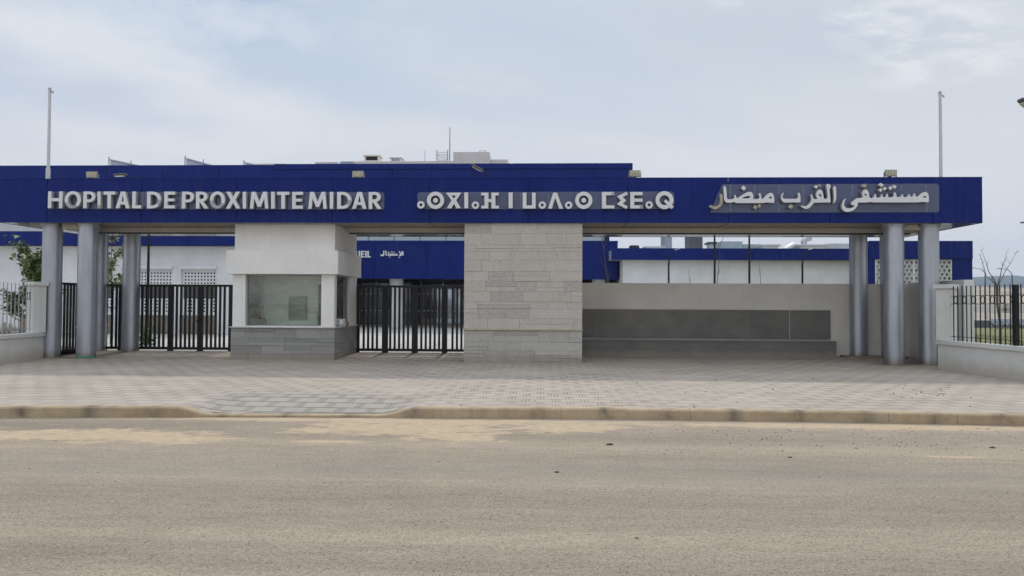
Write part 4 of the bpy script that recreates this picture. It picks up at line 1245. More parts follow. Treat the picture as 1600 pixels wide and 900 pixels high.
# porch
mb = MB()
xs_ = [-16.1, -13.0, -9.85, -6.7, -3.55, -.4, 2.0, 4.46]
for i in range(len(xs_) - 1): mb.box(xs_[i] + .008, xs_[i + 1] - .008, 41.95, 42.0, 3.12, 5.20)
mb.box(-16.1, 4.47, 41.93, 42.0, 5.21, 5.38)
mb.box(4.42, 4.47, 42.01, 46.9, 3.12, 5.2)
mb.build('porch_fascia', 'blue', main)
MB().box(-16.05, 4.41, 42.01, 46.95, 3.16, 5.3).build('porch_roof', 'dark', main)
for px0, px1 in ((609, 630), (925, 946), (500, 521)):
    a, b = at(px0, 450, 42.9).x, at(px1, 450, 42.9).x
    MB().cyl((a + b) / 2, 42.9, .2, 3.155, (b - a) / 2, n=32).build('porch_column', 'white_far', main, smooth=True)
mb = MB(); mb.box(-13.6, 3.8, 46.4, 46.45, .25, 3.1); gl_ = mb.build('glazing', 'dark_glass', main)
mb = MB()
for i in range(13):
    a = -13.6 + 1.45 * i; mb.box(a - .035, a + .035, 46.33, 46.399, .25, 3.1)
for z in (.27, 1.2, 2.3, 2.75): mb.box(-13.6, 3.8, 46.335, 46.398, z - .03, z + .03)
mb.build('mullion', 'alu', gl_)
# pale doors and curtains standing behind the gate bars
mb = MB()
for px0, px1 in ((683, 690), (700, 706), (712, 719), (642, 646)):
    a, b = at(px0, 480, 46.3).x, at(px1, 480, 46.3).x; MB().box(a, b, 46.25, 46.32, .3, 2.6).build('door_panel', 'sky_glass', main)
MB().box(-13.6, 3.8, 45.2, 46.3, .15, .3).build('step', 'court', main)
# porch lettering
ps = thing('sign', 'small white ACCUEIL lettering with Arabic beside it on the blue reception porch', 'sign', (at(575, 397, 41.9).x, 41.9, 4.6))
def small(ch, a, b): 
    pa, pb = at(a, 402.3, 41.88), at(b, 392, 41.88)
    MB().prism(gl_to(ch, pa.x, pb.x, pa.z, pb.z), 41.88, 41.945).build('letter', 'letter', ps)
xx = 579.3
for ch, wd_ in reversed([('A', 8.2), ('C', 7.4), ('C', 7.4), ('U', 7.2), ('E', 5.6), ('I', 2.4), ('L', 5.4)]):
    small(ch, xx - wd_, xx); xx -= wd_ + 1.1
K5 = 1 / 4.5
def A5(c): return [[(at(500 + x * K5, 370 + y * K5, 41.88).x, at(500 + x * K5, 370 + y * K5, 41.88).z) for x, y in c]]
for c in ([(578, 100), (586, 103), (586, 132), (579, 132)], [(552, 98), (560, 101), (566, 118), (574, 100), (581, 104), (572, 134), (556, 135), (552, 128), (564, 127)],
          [(556, 140), (563, 143), (557, 148), (550, 144)],
          [(477, 106), (484, 104), (486, 124), (494, 124), (496, 116), (501, 116), (503, 124), (509, 122), (510, 114), (516, 114), (517, 124), (524, 124), (525, 118), (530, 118), (531, 124), (537, 124), (538, 117), (543, 117), (545, 132), (480, 133)],
          [(458, 98), (466, 98), (467, 122), (472, 125), (472, 133), (462, 131)], [(444, 98), (451, 98), (452, 128), (444, 136), (432, 137), (425, 130), (427, 120), (433, 127), (441, 126), (444, 120)],
          [(488, 138), (494, 141), (489, 146), (483, 142)], [(500, 102), (506, 105), (501, 110), (495, 106)], [(512, 103), (517, 106), (512, 110), (507, 107)], [(523, 106), (528, 109), (523, 113), (518, 110)]):
    MB().prism(A5(c), 41.88, 41.945).build('letter', 'letter', ps)

rw = thing('hospital_wing', 'low white wing with blue eaves band and rooftop machinery behind the greige wall', 'building', (11, 46, .2))
MB().box(4.6, 20, 40.5, 52, .1, 4.2).build('wall', 'white_far', rw)
mb = MB()
for i in range(7):
    a = 3.9 + 16.2 * i / 7; mb.box(a + .008, a + 16.2 / 7 - .008, 40.0, 40.06, 4.15, 4.80)
mb.build('eaves_band', 'blue', rw)
MB().box(3.95, 20.05, 40.061, 52, 4.2, 4.74).build('roof', 'roof_unit', rw)

PY = 39.6
PT = at(1440, 377, PY).z
rb = thing('pavilion', 'blue clad cube pavilion with pierced white screen behind the right columns', 'building', (20.5, 42, .15))
mb = MB()
X0, X1 = at(1357, 377, PY).x, at(1519, 377, PY).x
L0, L1, LZ = at(1367, 405, PY).x, at(1488, 405, PY).x, at(1420, 405, PY).z
mb.box(X0, L0, PY, PY + .2, .1, PT); mb.box(L1, X1, PY, PY + .2, .1, PT)
seg_ = [X0] + [at(p, 377, PY).x for p in (1366, 1411, 1450, 1489)] + [X1]
for i in range(len(seg_) - 1): mb.box(seg_[i] + .006, seg_[i + 1] - .006, PY - .06, PY - .001, LZ + .02, PT + .02)
mb.box(L0, L1, PY, PY + .2, LZ, PT)
mb.box(X0, X0 + .2, PY + .2, PY + 1.2, .1, PT); mb.box(X1 - .2, X1, PY + .2, PY + 1.2, .1, PT); mb.box(X0, X1, PY + 1.1, PY + 1.2, .1, PT); mb.box(X0 + .2, X1 - .2, PY + .2, PY + 1.1, PT - .2, PT - .02)
mb.build('cladding', 'blue', rb)
MB().box(L0 + .01, L1 - .01, PY + .5, PY + .55, .12, LZ - .002).build('inner_wall', 'stack_pale', rb)
# screen: interlaced bars at 0, 60 and 120 degrees around hexagons
mb = MB(); HS = .215
zb0 = 1.2
for k, ang in enumerate((0, 60, 120)):
    d = Vector((math.cos(R(ang)), 0, math.sin(R(ang)))); n = Vector((-d.z, 0, d.x))
    c0 = Vector(((L0 + L1) / 2, 0, (zb0 + LZ) / 2))
    for j in range(-34, 35):
        c = c0 + n * (j * HS * .5 + (.042 if j % 2 else -.042))
        # clip the bar to the opening
        lo, hi = -9.0, 9.0
        for comp, a, b in ((0, L0, L1), (2, zb0, LZ)):
            if abs(d[comp]) > 1e-6:
                t0, t1 = (a - c[comp]) / d[comp], (b - c[comp]) / d[comp]
                lo, hi = max(lo, min(t0, t1)), min(hi, max(t0, t1))
            elif not (a < c[comp] < b): hi = lo - 1
        if hi - lo > .1:
            m_ = c + d * ((lo + hi) / 2); mb.obox((m_.x, PY + .08 + .006 * k, m_.z), d * ((hi - lo) / 2), (0, .02, 0), n * .020)
for a in (L0 + .03, L1 - .07, (L0 + L1) / 2): mb.box(a, a + .07, PY + .04, PY + .059, zb0, LZ)
mb.build('pierced_screen', 'white_far', rb)
MB().box(L0 + .003, L1 - .003, PY + .02, PY + .19, .1, 1.19).build('plinth', 'white_far', rb)

# ------------------------------------------------------------------ things on the roofs
def solar(px, w_px, hpx, Y, lab):
    a = at(px, 260, Y); t = at(px, hpx, Y); b = at(px + w_px, 258.5, Y)
    z0 = 9.9
    b.x = a.x + (b.x - a.x) * (t.z - z0) / (t.z - b.z)
    g = thing('solar_collector', lab, 'solar panel', (a.x, Y, z0), 'tilted solar collectors on the roof')
    m_ = MB(); d = Vector((b.x - a.x, 0, z0 - t.z))
    P = [(a.x, Y, t.z), (a.x, Y + 3.5, t.z), (b.x, Y + 3.5, z0), (b.x, Y, z0)]
    m_._add(P + [(p[0], p[1], p[2] - .07) for p in P], [(0, 1, 2, 3), (7, 6, 5, 4), (0, 3, 7, 4), (1, 5, 6, 2), (0, 4, 5, 1), (3, 2, 6, 7)])
    m_.build('panel', 'panel_back', g)
    m_ = MB()
    for q in (0, 3.4):
        m_.tube([(a.x, Y + q, z0), (a.x, Y + q, t.z + .12)], .035, 6); m_.tube([(a.x + (b.x - a.x) * .3, Y + q, z0), (a.x + (b.x - a.x) * .3, Y + q, t.z - .12)], .03, 6)
        m_.tube([(a.x, Y + q, z0 + .02), (b.x, Y + q, z0 + .02)], .03, 6)
    m_.build('support_frame', 'steel_grey', g)
    MB().prism([[(a.x + .06, z0), (b.x - .1, z0), (a.x + .06, t.z - .09)]], Y + .06, Y + .09).build('side_sheet', 'panel_back', g)
solar(170, 50, 248, 45, 'leftmost tilted solar collector above the word HOPITAL')
solar(289, 46, 246, 45, 'middle tilted solar collector above the word PROXIMITE')
solar(381, 30, 253, 45, 'smallest rightmost tilted solar collector beside the first roof curb')
def roofbox(px0, px1, py0, py1, Y, D, name, mat, lab, cat='roof unit', group=None, lid=None, zbase=None):
    a, b = at(px0, py1, Y), at(px1, py0, Y)
    g = thing(name, lab, cat, ((a.x + b.x) / 2, Y + D / 2, a.z), group)
    z0 = a.z if zbase is None else zbase
    MB().box(a.x, b.x, Y, Y + D, z0, b.z - (.12 if lid else 0)).build('casing', mat, g, bevel=.015)
    if lid:
        k = .12; MB().box(a.x - k, b.x + k, Y - k, Y + D + k, b.z - .12, b.z).build('lid', lid, g, bevel=.01)
    return g, a, b
roofbox(404, 443, 256, 260, 43, 1.5, 'roof_curb', 'cream', 'long low pale roof curb on the blue attic beside the solar collectors', 'roof unit', None, 'cream', 9.85)
roofbox(496, 525, 253.5, 260, 43, 1.2, 'roof_curb', 'cream', 'short pale roof curb left of the cream penthouse', 'roof unit', None, 'cream', 9.85)
pent = thing('penthouse', 'cream rendered penthouse with stepped block rising behind the blue attic', 'building', (at(660, 250, 60).x, 64, 9))
A_ = lambda px, py: at(px, py, 60)
mb = MB()
a, b = A_(550, 262), A_(709, 251.5); mb.box(a.x, b.x, 60, 72, 8, b.z)
a, b = A_(708.5, 262), A_(765, 238); mb.box(a.x, b.x, 59.8, 68, 8, b.z)
a, b = A_(765.5, 262), A_(793, 247); mb.box(a.x, b.x, 60.5, 68, 8, b.z)
mb.build('wall', 'cream', pent, bevel=.02)
a, b = A_(534, 262), A_(553, 254); MB().box(a.x, b.x, 59.5, 62, 8, b.z).build('plant_box', 'roof_blue', pent)
mb = MB(); a, b = A_(748, 238.5), A_(758, 233.5); 
for x_ in (a.x, b.x): mb.tube([(x_, 60.5, a.z), (x_, 60.5, b.z)], .04, 6)
mb.tube([(a.x, 60.5, b.z), (b.x, 60.5, b.z)], .03, 6); mb.build('rail', 'steel_grey', pent)
PZ = A_(600, 251.5).z
def chimney(px0, px1, py, lab, dark_):
    a, b = at(px0, 251.5, 61), at(px1, py, 61)
    g = thing('roof_vent', lab, 'roof vent', ((a.x + b.x) / 2, 61.5, PZ), 'vents on the penthouse roof')
    h = b.z - PZ
    mb = MB(); mb.box(a.x - .2, b.x + .2, 61, 62.2, PZ, PZ + h * .35); 
    for x_ in (a.x, b.x - .12): mb.box(x_, x_ + .12, 61.05, 62.1, PZ + h * .35, PZ + h * .85)
    mb.build('curb', 'cream', g)
    MB().box(a.x + .12, b.x - .12, 61.15, 62.0, PZ + h * .35, PZ + h * .84).build('louvre', 'dark' if dark_ else 'roof_unit', g)
    MB().box(a.x - .12, b.x + .12, 60.95, 62.2, PZ + h * .85, PZ + h).build('cap', 'cream' if dark_ else 'roof_unit', g)
chimney(569, 592, 242, 'cream roof vent with a dark louvre on the penthouse', True)
chimney(610, 626, 246, 'small grey capped roof vent right of the dark louvred one', False)
ld = thing('ladder', 'steel cage ladder standing up from the penthouse roof', 'ladder', (at(691, 251, 60.3).x, 60.3, PZ))
a, b = at(682.5, 251, 60.3), at(699.5, 234.5, 60.3)
mb = MB(); 
for x_ in (a.x, b.x): mb.tube([(x_, 60.3, PZ), (x_, 60.3, b.z)], .045, 6)
for k in range(6): z = PZ + (b.z - PZ) * (k + .5) / 7; mb.tube([(a.x, 60.3, z), (b.x, 60.3, z)], .02, 5)
mb.build('rails', 'steel_grey', ld)
mb = MB()
for z in (PZ + .25, PZ + .6): mb.tube([((a.x + b.x) / 2 + (b.x - a.x) * .5 * math.cos(t), 60.3 + .6 * math.sin(t), z) for t in [math.pi * j / 10 for j in range(11)]], .02, 5)
mb.build('cage_hoop', 'steel_grey', ld)
def mast(px, py, Y, r, lab, z0=PZ):
    t = at(px, py, Y); o = MB().tube([(t.x, Y, z0), (t.x, Y, t.z)], [r, r * .7], 8).build('mast', 'steel_grey', smooth=True)
    return tag(o, lab, 'mast')
mast(703, 199, 60.2, .055, 'tall thin mast beside the cage ladder on the penthouse')
mast(664, 235, 60.6, .03, 'short thin aerial left of the cage ladder')
# right wing roof machinery
RZ = 4.74
g = thing('roof_fan', 'squat black mushroom fan on the right wing roof beside the porch', 'roof fan', (at(991, 386, 43).x, 43, RZ))
c = at(991, 386, 43)
MB().box(c.x - .5, c.x + .5, 42.5, 43.5, RZ, RZ + .16).build('curb', 'roof_unit', g, bevel=.02)
MB().cyl(c.x, 43, RZ + .17, RZ + .45, .36, .28, 20).build('cowl', 'dark', g, smooth=True)
roofbox(1010, 1036, 385, 390, 43, 1.2, 'roof_curb', 'roof_unit', 'flat grey roof hatch right of the black mushroom fan', 'roof unit', None, 'roof_unit', RZ)
roofbox(1038, 1050, 362, 390, 50, 1.5, 'flue_stack', 'stack_pale', 'pale square stack rising from the right wing roof', 'stack', None, None, RZ)
roofbox(1078, 1098, 362, 390, 50, 1.8, 'flue_stack', 'stack', 'dark square stack rising beside its pale twin on the right wing roof', 'stack', None, None, RZ)
roofbox(1109, 1117, 378, 390, 43, .8, 'roof_unit', 'roof_unit', 'small upright white roof box right of the dark stack', 'roof unit', None, 'stack', RZ)
roofbox(1126, 1160, 377, 390, 44, 2.0, 'air_handler', 'roof_blue', 'pale blue air handling unit on the right wing roof', 'air handler', None, None, RZ)
roofbox(1160.5, 1190, 381.5, 390, 45, 2.0, 'air_handler', 'roof_blue', 'lower pale blue duct box beside the tall blue unit', 'air handler', None, None, RZ)
roofbox(1192, 1216, 382, 390, 43, 1.6, 'roof_curb', 'cream', 'pale roof hatch with overhanging lid between the blue boxes and the ducts', 'roof unit', None, 'roof_unit', RZ)
roofbox(1252, 1290, 382, 390, 44, 1.6, 'air_handler', 'cream', 'white rooftop unit under the bent silver duct', 'air handler', None, 'roof_unit', RZ)
roofbox(1292, 1338, 380.5, 390, 45, 2.0, 'air_handler', 'roof_unit', 'long grey rooftop unit at the right end of the wing roof', 'air handler', None, None, RZ)
q = lambda px, py: at(px, py, 44.6)
o = MB().tube([q(1256, 389), q(1256, 378), q(1257, 375), q(1260, 373), q(1266, 371)], [.17, .17, .18, .19, .22], 14).build('bent_duct', 'silver_duct', smooth=True)
tag(o, 'silver gooseneck duct bending right above the white rooftop unit', 'duct')
o = MB().tube([q(1228, 391), q(1234, 387), q(1240, 383.5), q(1246, 383)], [.2, .2, .19, .17], 14).build('bent_duct', 'silver_duct', smooth=True)
tag(o, 'low silver duct curving up left of the white rooftop unit', 'duct')

# ================================================================== street lamps
def lamp_proto(H, arm, label, loc, r0=.075, group='lamp posts', rise=.04):
    g = thing('street_lamp', label, 'street lamp', loc, group)
    x, y, z = loc
    MB().tube([(x, y, z), (x, y, z + H * .5), (x, y, z + H - .9), (x - .06, y, z + H - .55 - rise), (x - arm * .25, y, z + H - .18 - rise), (x - arm * .55, y, z + H - rise), (x - arm + .1, y, z + H)],
              [r0, r0 * .82, r0 * .62, r0 * .5, r0 * .38, r0 * .34, r0 * .32], 10).build('post', 'post_dark', g, smooth=True)
    m_ = MB(); sl = .06 + rise * .6; m_.obox((x - arm - .12, y, z + H + .03 + rise * .4), (.24, 0, -sl * .7 if rise > .1 else .015), (0, .12, 0), (.042 * sl if rise > .1 else -.004, 0, .038)); m_.build('lamp_housing', 'lamp_head', g, bevel=.03)
    m_ = MB(); m_.obox((x - arm - .15, y, z + H - .022 + rise * .4), (.17, 0, -sl * .5 if rise > .1 else .010), (0, .09, 0), (0, 0, .008)); m_.build('lens', 'lamp_glass', g)
    m_ = MB(); m_.cyl(x, y, z, z + .35, r0 * 1.5, r0 * 1.35, 12); m_.build('base', 'lamp_head', g, smooth=True)
    return g
# big ones along the road beyond the right fence
def top_of(px, py, Y): v = at(px, py, Y); return v
t = top_of(1606, 176, 19.5)
L0_ = lamp_proto(t.z - .1, 1.6, 'nearest street lamp, its grey head reaching in at the upper right', (t.x + 1.75, 19.5, .1), .09, 'street lamps beyond the right fence', .35)
for px, py, Y, lab in ((1598, 346, 46, 'second street lamp beyond the fence, head only showing at the right edge'), (1559, 419, 98, 'distant street lamp with a curved arm standing behind the bare tree'), (1519, 418, 108, 'distant street lamp whose arm peeps out beside the blue pavilion')):
    t = at(px, py, Y); H = t.z - .05
    dup(L0_, (t.x + 1.75, Y, -.05), lab, 'street lamps beyond the right fence', 0, (1, 1, H / L0_.children[0].dimensions.z if False else 1)) if False else lamp_proto(H, 1.6 if px > 1530 else 1.6, lab, (t.x + 1.85, Y, -.05), .09, 'street lamps beyond the right fence')
# courtyard lamps
for px, py, Y, arm, lab in ((184, 275, 27, 1.05, 'courtyard lamp post seen through the left gate, head above the canopy'), (742, 267, 27, .75, 'courtyard lamp behind the stone pier, its arm crossing the blue attic'),
                            (1094, 300, 34, .45, 'thick dark lamp post left of the blue roof box, behind the greige wall'), (1148, 300, 34, .45, 'thick dark lamp post right of the blue roof box, behind the greige wall'),
                            ):
    t = at(px, py, Y)
    lamp_proto(t.z - .22, arm, lab, (t.x + arm + .22, Y, .22), .06, 'lamp posts in the courtyard', .22 if px > 700 and px < 800 else .04)
for px, py, lab in ((1059, 388.5, 'short courtyard lamp with pale head near the pale stack'), (1268, 388, 'short courtyard lamp with pale head before the bent duct')):
    t = at(px, py, 36); g = thing('street_lamp', lab, 'street lamp', (t.x - .5, 36, .22), 'short lamps in the courtyard')
    x_, y_ = t.x - .45, 36
    MB().tube([(x_, y_, .22), (x_, y_, t.z - .75), (x_ + .03, y_, t.z - .55), (x_ + .14, y_, t.z - .25), (x_ + .34, y_, t.z - .08)], [.055, .045, .034, .026, .022], 8).build('post', 'post_dark', g, smooth=True)
    m_ = MB(); m_.obox((x_ + .46, y_, t.z - .02), (.15, 0, .05), (0, .08, 0), (-.006, 0, .02)); m_.build('lamp_housing', 'roof_unit', g, bevel=.01)

# ================================================================== plants
def branchy(mb, p, d, L, r, depth, rng, tips, spread=.5, up=.25):
    n = 4; pts = [Vector(p)]; rad = [r]
    dd = Vector(d).normalized()
    for i in range(n):
        dd = (dd + Vector((rng.uniform(-1, 1), rng.uniform(-1, 1), rng.uniform(-.5, 1) * up)) * .14).normalized()
        pts.append(pts[-1] + dd * L / n); rad.append(r * (1 - .55 * (i + 1) / n))
    mb.tube(pts, rad, 6)
    tips.append(pts[-1])
    for q in pts[2:]: tips.append(q)
    if depth > 0:
        for _ in range(rng.choice((2, 3))):
            k = rng.randint(1, n)
            nd = (dd + Vector((rng.uniform(-1, 1), rng.uniform(-1, 1), rng.uniform(-.1, 1))) * spread).normalized()
            branchy(mb, pts[k], nd, L * rng.uniform(.45, .7), rad[k] * .65, depth - 1, rng, tips, spread, up)
def leaves(tips, n, rng, sp, size):
    mb = MB()
    for _ in range(n):
        c = rng.choice(tips) + Vector((rng.gauss(0, sp), rng.gauss(0, sp), rng.gauss(0, sp)))
        a = Vector((rng.uniform(-1, 1), rng.uniform(-1, 1), rng.uniform(-.7, .7))).normalized(); b = a.cross(Vector((rng.uniform(-1, 1), rng.uniform(-1, 1), 1))).normalized()
        s = size * rng.uniform(.6, 1.3)
        mb._add([c - a * s, c + b * s * .45 - a * s * .2, c + a * s, c - b * s * .45 - a * s * .2], [(0, 1, 2, 3)])
    return mb
def leafy_tree(px, ytop, Y, z0, lab, seed, nleaf, r=.03, leafz=1.0):
    rng = random.Random(seed); t = at(px, ytop, Y); H = t.z - z0
    g = thing('young_tree', lab, 'tree', (t.x, Y, z0), 'leafy young trees by the left gate')
    mb = MB(); tips = []
    pts = [Vector((t.x + .03 * math.sin(k), Y, z0 + H * .85 * k / 6)) for k in range(7)]
    mb.tube(pts, [r * (1 - .11 * k) for k in range(7)], 7)
    for k in range(2, 7):
        for _ in range(3):
            a = rng.uniform(0, 6.28)
            branchy(mb, pts[k], (math.cos(a), math.sin(a), .7), H * rng.uniform(.12, .22), r * .45, 1, rng, tips, .6)
    mb.build('trunk', 'bark', g, smooth=True)
    tp = [p for p in tips if p.z > z0 + H * (1 - leafz)]
    leaves(tp, int(nleaf * 1.6), rng, .085, .085).build('crown', 'leaf', g)
    return g
leafy_tree(47, 396, 20.5, .3, 'leafy young tree behind the left fence beside a lattice window', 4, 950, .03, .72)
leafy_tree(62, 382, 21.5, .3, 'taller thin leafy sapling just left of the outer left column', 9, 520, .028, .6)
leafy_tree(176, 352, 24, .22, 'slender leafy sapling seen between the two rear left columns', 12, 620, .028, .6)
def bare_tree(px0, py0, px1, py1, Y, z0, lab, seed, r, L, depth, name='bare_tree'):
    rng = random.Random(seed); a = at(px0, py0, Y); b = at(px1, py1, Y)
    mb = MB(); tips = []
    a.z = z0
    pts = [a.lerp(b, k / 6) + Vector((rng.uniform(-.02, .02), rng.uniform(-.05, .05), 0)) for k in range(7)]
    mb.tube(pts, [r * (1 - .12 * k) for k in range(7)], 7)
    for k in range(3, 7):
        d = (b - a).normalized() + Vector((rng.uniform(-1, 1), rng.uniform(-.6, .6), rng.uniform(-.2, .5))) * .8
        branchy(mb, pts[k], d, L * rng.uniform(.5, 1), r * .4, depth, rng, tips, .45)
    return tag(mb.build(name, 'bark', smooth=True), lab, 'tree', 'bare saplings')
bare_tree(966, 500, 938, 362, 24, .22, 'bare leaning sapling in front of the blue porch end', 3, .032, .7, 1)
bare_tree(1084, 480, 1076, 428, 23, .22, 'bare twig top showing over the greige wall between two lamp posts', 5, .015, .25, 1)
bare_tree(1110, 470, 1126, 384, 25, .22, 'thin bare sapling leaning right beside the thick left lamp post', 8, .02, .5, 1)
bare_tree(1190, 470, 1187, 412, 25, .22, 'thin bare switch curving up against the white right wing', 18, .014, .5, 0)
# pruned tree beyond the right fence: a short trunk with long whips
g = thing('pruned_tree', 'pruned bare tree with long upright whips beyond the right fence', 'tree', (at(1562, 500, 29).x, 29, .15))
rng = random.Random(2); mb = MB(); tips = []
b0 = at(1563, 530, 29); b0.z = .12
fk = at(1558, 448, 29)
mb.tube([b0, b0.lerp(fk, .35) + Vector((.04, 0, 0)), b0.lerp(fk, .7) + Vector((-.03, 0, 0)), fk], [.05, .045, .042, .055], 8)
mb.build('trunk', 'bark', g, smooth=True)
mb = MB()
for (mx, my), (ex, ey) in (((1541, 432), (1530, 396)), ((1545, 425), (1533, 391)), ((1565, 420), (1573, 394)), ((1570, 425), (1586, 397)), ((1552, 440), (1547, 436))):
    m1, e1 = at(mx, my, 29 + rng.uniform(-.3, .3)), at(ex, ey, 29 + rng.uniform(-.5, .5))
    mb.tube([fk, fk.lerp(m1, .5) + Vector((.03, 0, .02)), m1, m1.lerp(e1, .5) + Vector((.03, 0, 0)), e1], [.022, .017, .013, .009, .005], 6)
    for _ in range(5):
        q = m1.lerp(e1, rng.uniform(.1, 1)); branchy(mb, q, (rng.uniform(-1, 1), rng.uniform(-.5, .5), .9), .22, .007, 0, rng, tips)
mb.build('whips', 'bark', g, smooth=True)
# dry brush behind the left fence
rng = random.Random(6)
for i, (px, Y, lab) in enumerate(((8, 18.8, 'tuft of dry brown brush at the left edge behind the fence bars'), (24, 19.6, 'dry brown brush behind the left fence, nearer the white pier'))):
    c = at(px, 500, Y); mb = MB()
    for _ in range(150):
        a = rng.uniform(0, 6.28); rr_ = abs(rng.gauss(0, .22)); b_ = Vector((c.x + rr_ * math.cos(a), Y + rr_ * math.sin(a), .3))
        e = b_ + Vector((rng.gauss(0, .14), rng.gauss(0, .14), rng.uniform(.25, .78)))
        mb.tube([b_, b_.lerp(e, .5) + Vector((rng.gauss(0, .03), 0, 0)), e], [.006, .005, .003], 4)
    tag(mb.build('dry_shrub', 'dry'), lab, 'shrub', 'dry shrubs behind the left fence')
# low plant inside the left gate
rng = random.Random(16)
c = at(228, 530, 22.5); tips = [Vector((c.x + rng.gauss(0, .16), 22.5 + rng.gauss(0, .15), .3 + abs(rng.gauss(0, .25)))) for _ in range(40)]
g = thing('low_shrub', 'low dark green shrub behind the left end of the left gate', 'shrub', (c.x, 22.5, .22))
leaves(tips, 420, rng, .06, .06).build('foliage', 'leaf', g)
mb = MB()
for t_ in tips[:14]: mb.tube([(c.x, 22.5, .2), t_], [.012, .005], 5)
mb.build('stems', 'bark', g)
# grass beyond the right fence
rng = random.Random(33); mb = MB()
for _ in range(9000):
    y = 16 + 22 * rng.random() ** 1.4; x = rng.uniform(10.6, 10.6 + y * .45)
    if mnoise.noise((x * .5, y * .5, 4)) < -.25: continue
    h = rng.uniform(.04, .13) * (2.2 if rng.random() < .04 else 1); a = rng.uniform(0, 6.28); w_ = .012
    z = .16 + .06 * mnoise.noise((x * .3, y * .3, 2))
    mb._add([(x - w_ * math.cos(a), y - w_ * math.sin(a), z), (x + w_ * math.cos(a), y + w_ * math.sin(a), z), (x + rng.gauss(0, .03), y + rng.gauss(0, .03), z + h)], [(0, 1, 2)])
struct(mb.build('grass', 'grass'), 'stuff')

# ================================================================== the far side on the right
def far_wall():
    g = thing('railing', 'white railing on a low grey wall across the lawn beyond the right fence', 'railing', (40, 56, 0))
    MB().box(20, 110, 56, 56.25, -.05, .62).build('low_wall', 'stack', g)
    m_ = MB()
    for i in range(90): m_.box(20 + i, 20.06 + i, 56.08, 56.14, .62, 1.65)
    for z in (.95, 1.3, 1.62): m_.box(20, 110, 56.09, 56.13, z - .02, z + .02)
    m_.build('rails', 'town', g)
far_wall()
for k in range(7):
    px = 1553 + k * 8.5; c = at(px, 508, 50)
    g = thing('solar_collector', 'one of the row of small dark tilted panels across the lawn', 'solar panel', (c.x, 50, .1), 'row of dark tilted panels beyond the lawn')
    m_ = MB(); m_.obox((c.x, 50, .62), (.15, 0, 0), (0, .3, .2), (-.02, -.01, .015)); m_.build('panel', 'solar', g)
    m_ = MB(); m_.box(c.x - .13, c.x - .1, 50, 50.1, .05, .6); m_.box(c.x + .1, c.x + .13, 50, 50.1, .05, .6); m_.build('support_frame', 'steel_grey', g)
rng = random.Random(44)
houses = [(1524, 486, 12, 'town'), (1535, 489, 9, 'town_b'), (1548, 487, 14, 'town'), (1562, 484, 10, 'town'), (1570, 490, 9, 'town_b'), (1581, 485, 12, 'town'), (1592, 481, 11, 'town'), (1601, 488, 12, 'town_b'), (1612, 484, 12, 'town'),
          (1541, 476, 7, 'town'), (1556, 472, 6, 'town'), (1577, 470, 7, 'town_b'), (1588, 466, 6, 'town'), (1598, 474, 8, 'town')]
for i, (px, py, wpx, mt) in enumerate(houses):
    Y = 250 + rng.uniform(-30, 60) if py > 480 else 520 + rng.uniform(-30, 60)
    a, b = at(px - wpx / 2, py + 8, Y), at(px + wpx / 2, py, Y)
    g = thing('town_house', '%s flat roofed town house far beyond the right fence' % ('tan' if mt == 'town_b' else 'white'), 'house', ((a.x + b.x) / 2, Y, -.06), '%s houses of the far town' % ('tan' if mt == 'town_b' else 'white'))
    zt = max(b.z, 2.6); D = rng.uniform(6, 10)
    MB().box(a.x, b.x, Y, Y + D, -.1, zt).build('walls', mt, g)
    W = b.x - a.x; nfl = max(1, int(zt / 3)); m_ = MB()
    for f_ in range(nfl):
        for j in range(3): MB().box(a.x + W * (.12 + .3 * j), a.x + W * (.27 + .3 * j), Y - .06, Y - .003, zt - 2.4 - 3 * f_, zt - 1.1 - 3 * f_).build('window', 'dark', g)
    m_ = MB(); m_.box(a.x - .15, b.x + .15, Y - .15, Y - .07, zt - .35, zt + .3); m_.build('parapet', mt, g)

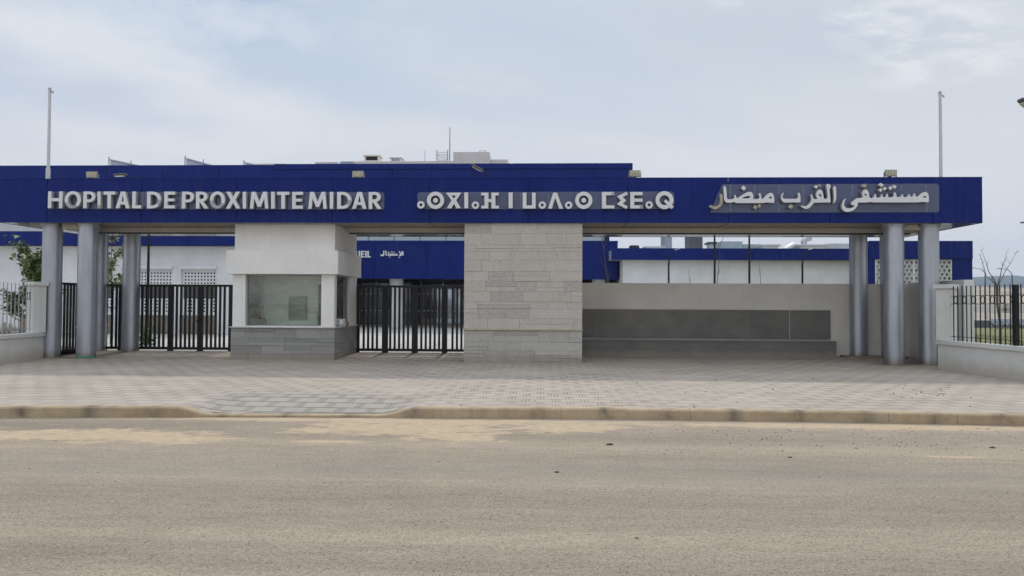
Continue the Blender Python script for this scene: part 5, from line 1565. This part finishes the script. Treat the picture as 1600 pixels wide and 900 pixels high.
# ================================================================== grit on road and paving
rng = random.Random(77); mb = MB()
def pebble(x, y, z, s):
    bm = bmesh.new(); bmesh.ops.create_icosphere(bm, subdivisions=1, radius=s)
    k = rng.uniform(0, 9)
    mb._add([(x + v.co.x * 1.3 * (1 + .3 * mnoise.noise(v.co * 60 + Vector((k, 0, 0)))), y + v.co.y, z + max(v.co.z, -.3 * s) * .7 + .2 * s) for v in bm.verts], [tuple(v.index for v in f.verts) for f in bm.faces]); bm.free()
for _ in range(260):
    if rng.random() < .72: px, py = rng.uniform(1000, 1600), 668 + abs(rng.gauss(0, 24))
    else: px, py = rng.uniform(0, 1600), rng.uniform(665, 890)
    p = gd(px, py); pebble(p.x, p.y, .0, rng.uniform(.003, .009) * min(1.0, p.y / 8))
for _ in range(70):
    if rng.random() < .55: px, py = rng.uniform(1380, 1490), rng.gauss(613, 6)
    else: px, py = rng.uniform(700, 1590), rng.uniform(585, 640)
    p = gd(px, py, .147)
    if p.y > kerb_y(p.x) + .2: pebble(p.x, p.y, pave_z(p.x, p.y), rng.uniform(.006, .016))
struct(mb.build('grit', 'pebble'), 'stuff')
for i, (px, py, s, lab) in enumerate(((953, 695, .028, 'flat dark scrap lying on the road right of the sand'), (870, 738, .017, 'flat dark stone on the road in front of the stone pier'), (995, 841, .010, 'small dark stone in the nearest lane of the road'), (1551, 700, .022, 'flat dark stone on the road near the right kerb'), (1234, 715, .016, 'small dark stone on the road before the right columns'))):
    p = gd(px, py)
    bm = bmesh.new(); bmesh.ops.create_icosphere(bm, subdivisions=3, radius=1)
    for v in bm.verts:
        n = 1 + .3 * mnoise.fractal(v.co * 1.7 + Vector((i * 5, 0, 0)), 1, 2, 3); v.co = Vector((v.co.x * s * n * 1.4, v.co.y * s * n, (max(v.co.z, -.4) + .4) * s * .45 * n))
    me = bpy.data.meshes.new('road_stone'); bm.to_mesh(me); bm.free(); me.materials.append(M['pebble'])
    o = bpy.data.objects.new('road_stone', me); COL.objects.link(o); o.location = p; tag(o, lab, 'stone', 'loose dark stones on the road')

# ================================================================== the dusty air
def haze():
    o = MB().box(-3400, 4800, -60, 3000, -1.1, 262).build('haze', 'seam')
    m_ = bpy.data.materials.new('dusty air'); m_.use_nodes = True
    nt = m_.node_tree; nt.nodes.clear()
    out = nt.nodes.new('ShaderNodeOutputMaterial'); v = nt.nodes.new('ShaderNodeVolumePrincipled')
    v.inputs['Color'].default_value = (.62, .78, 1.0, 1); v.inputs['Density'].default_value = .00021; v.inputs['Anisotropy'].default_value = .25
    nt.links.new(v.outputs[0], out.inputs['Volume'])
    o.data.materials.clear(); o.data.materials.append(m_)
    struct(o, 'stuff')
haze()
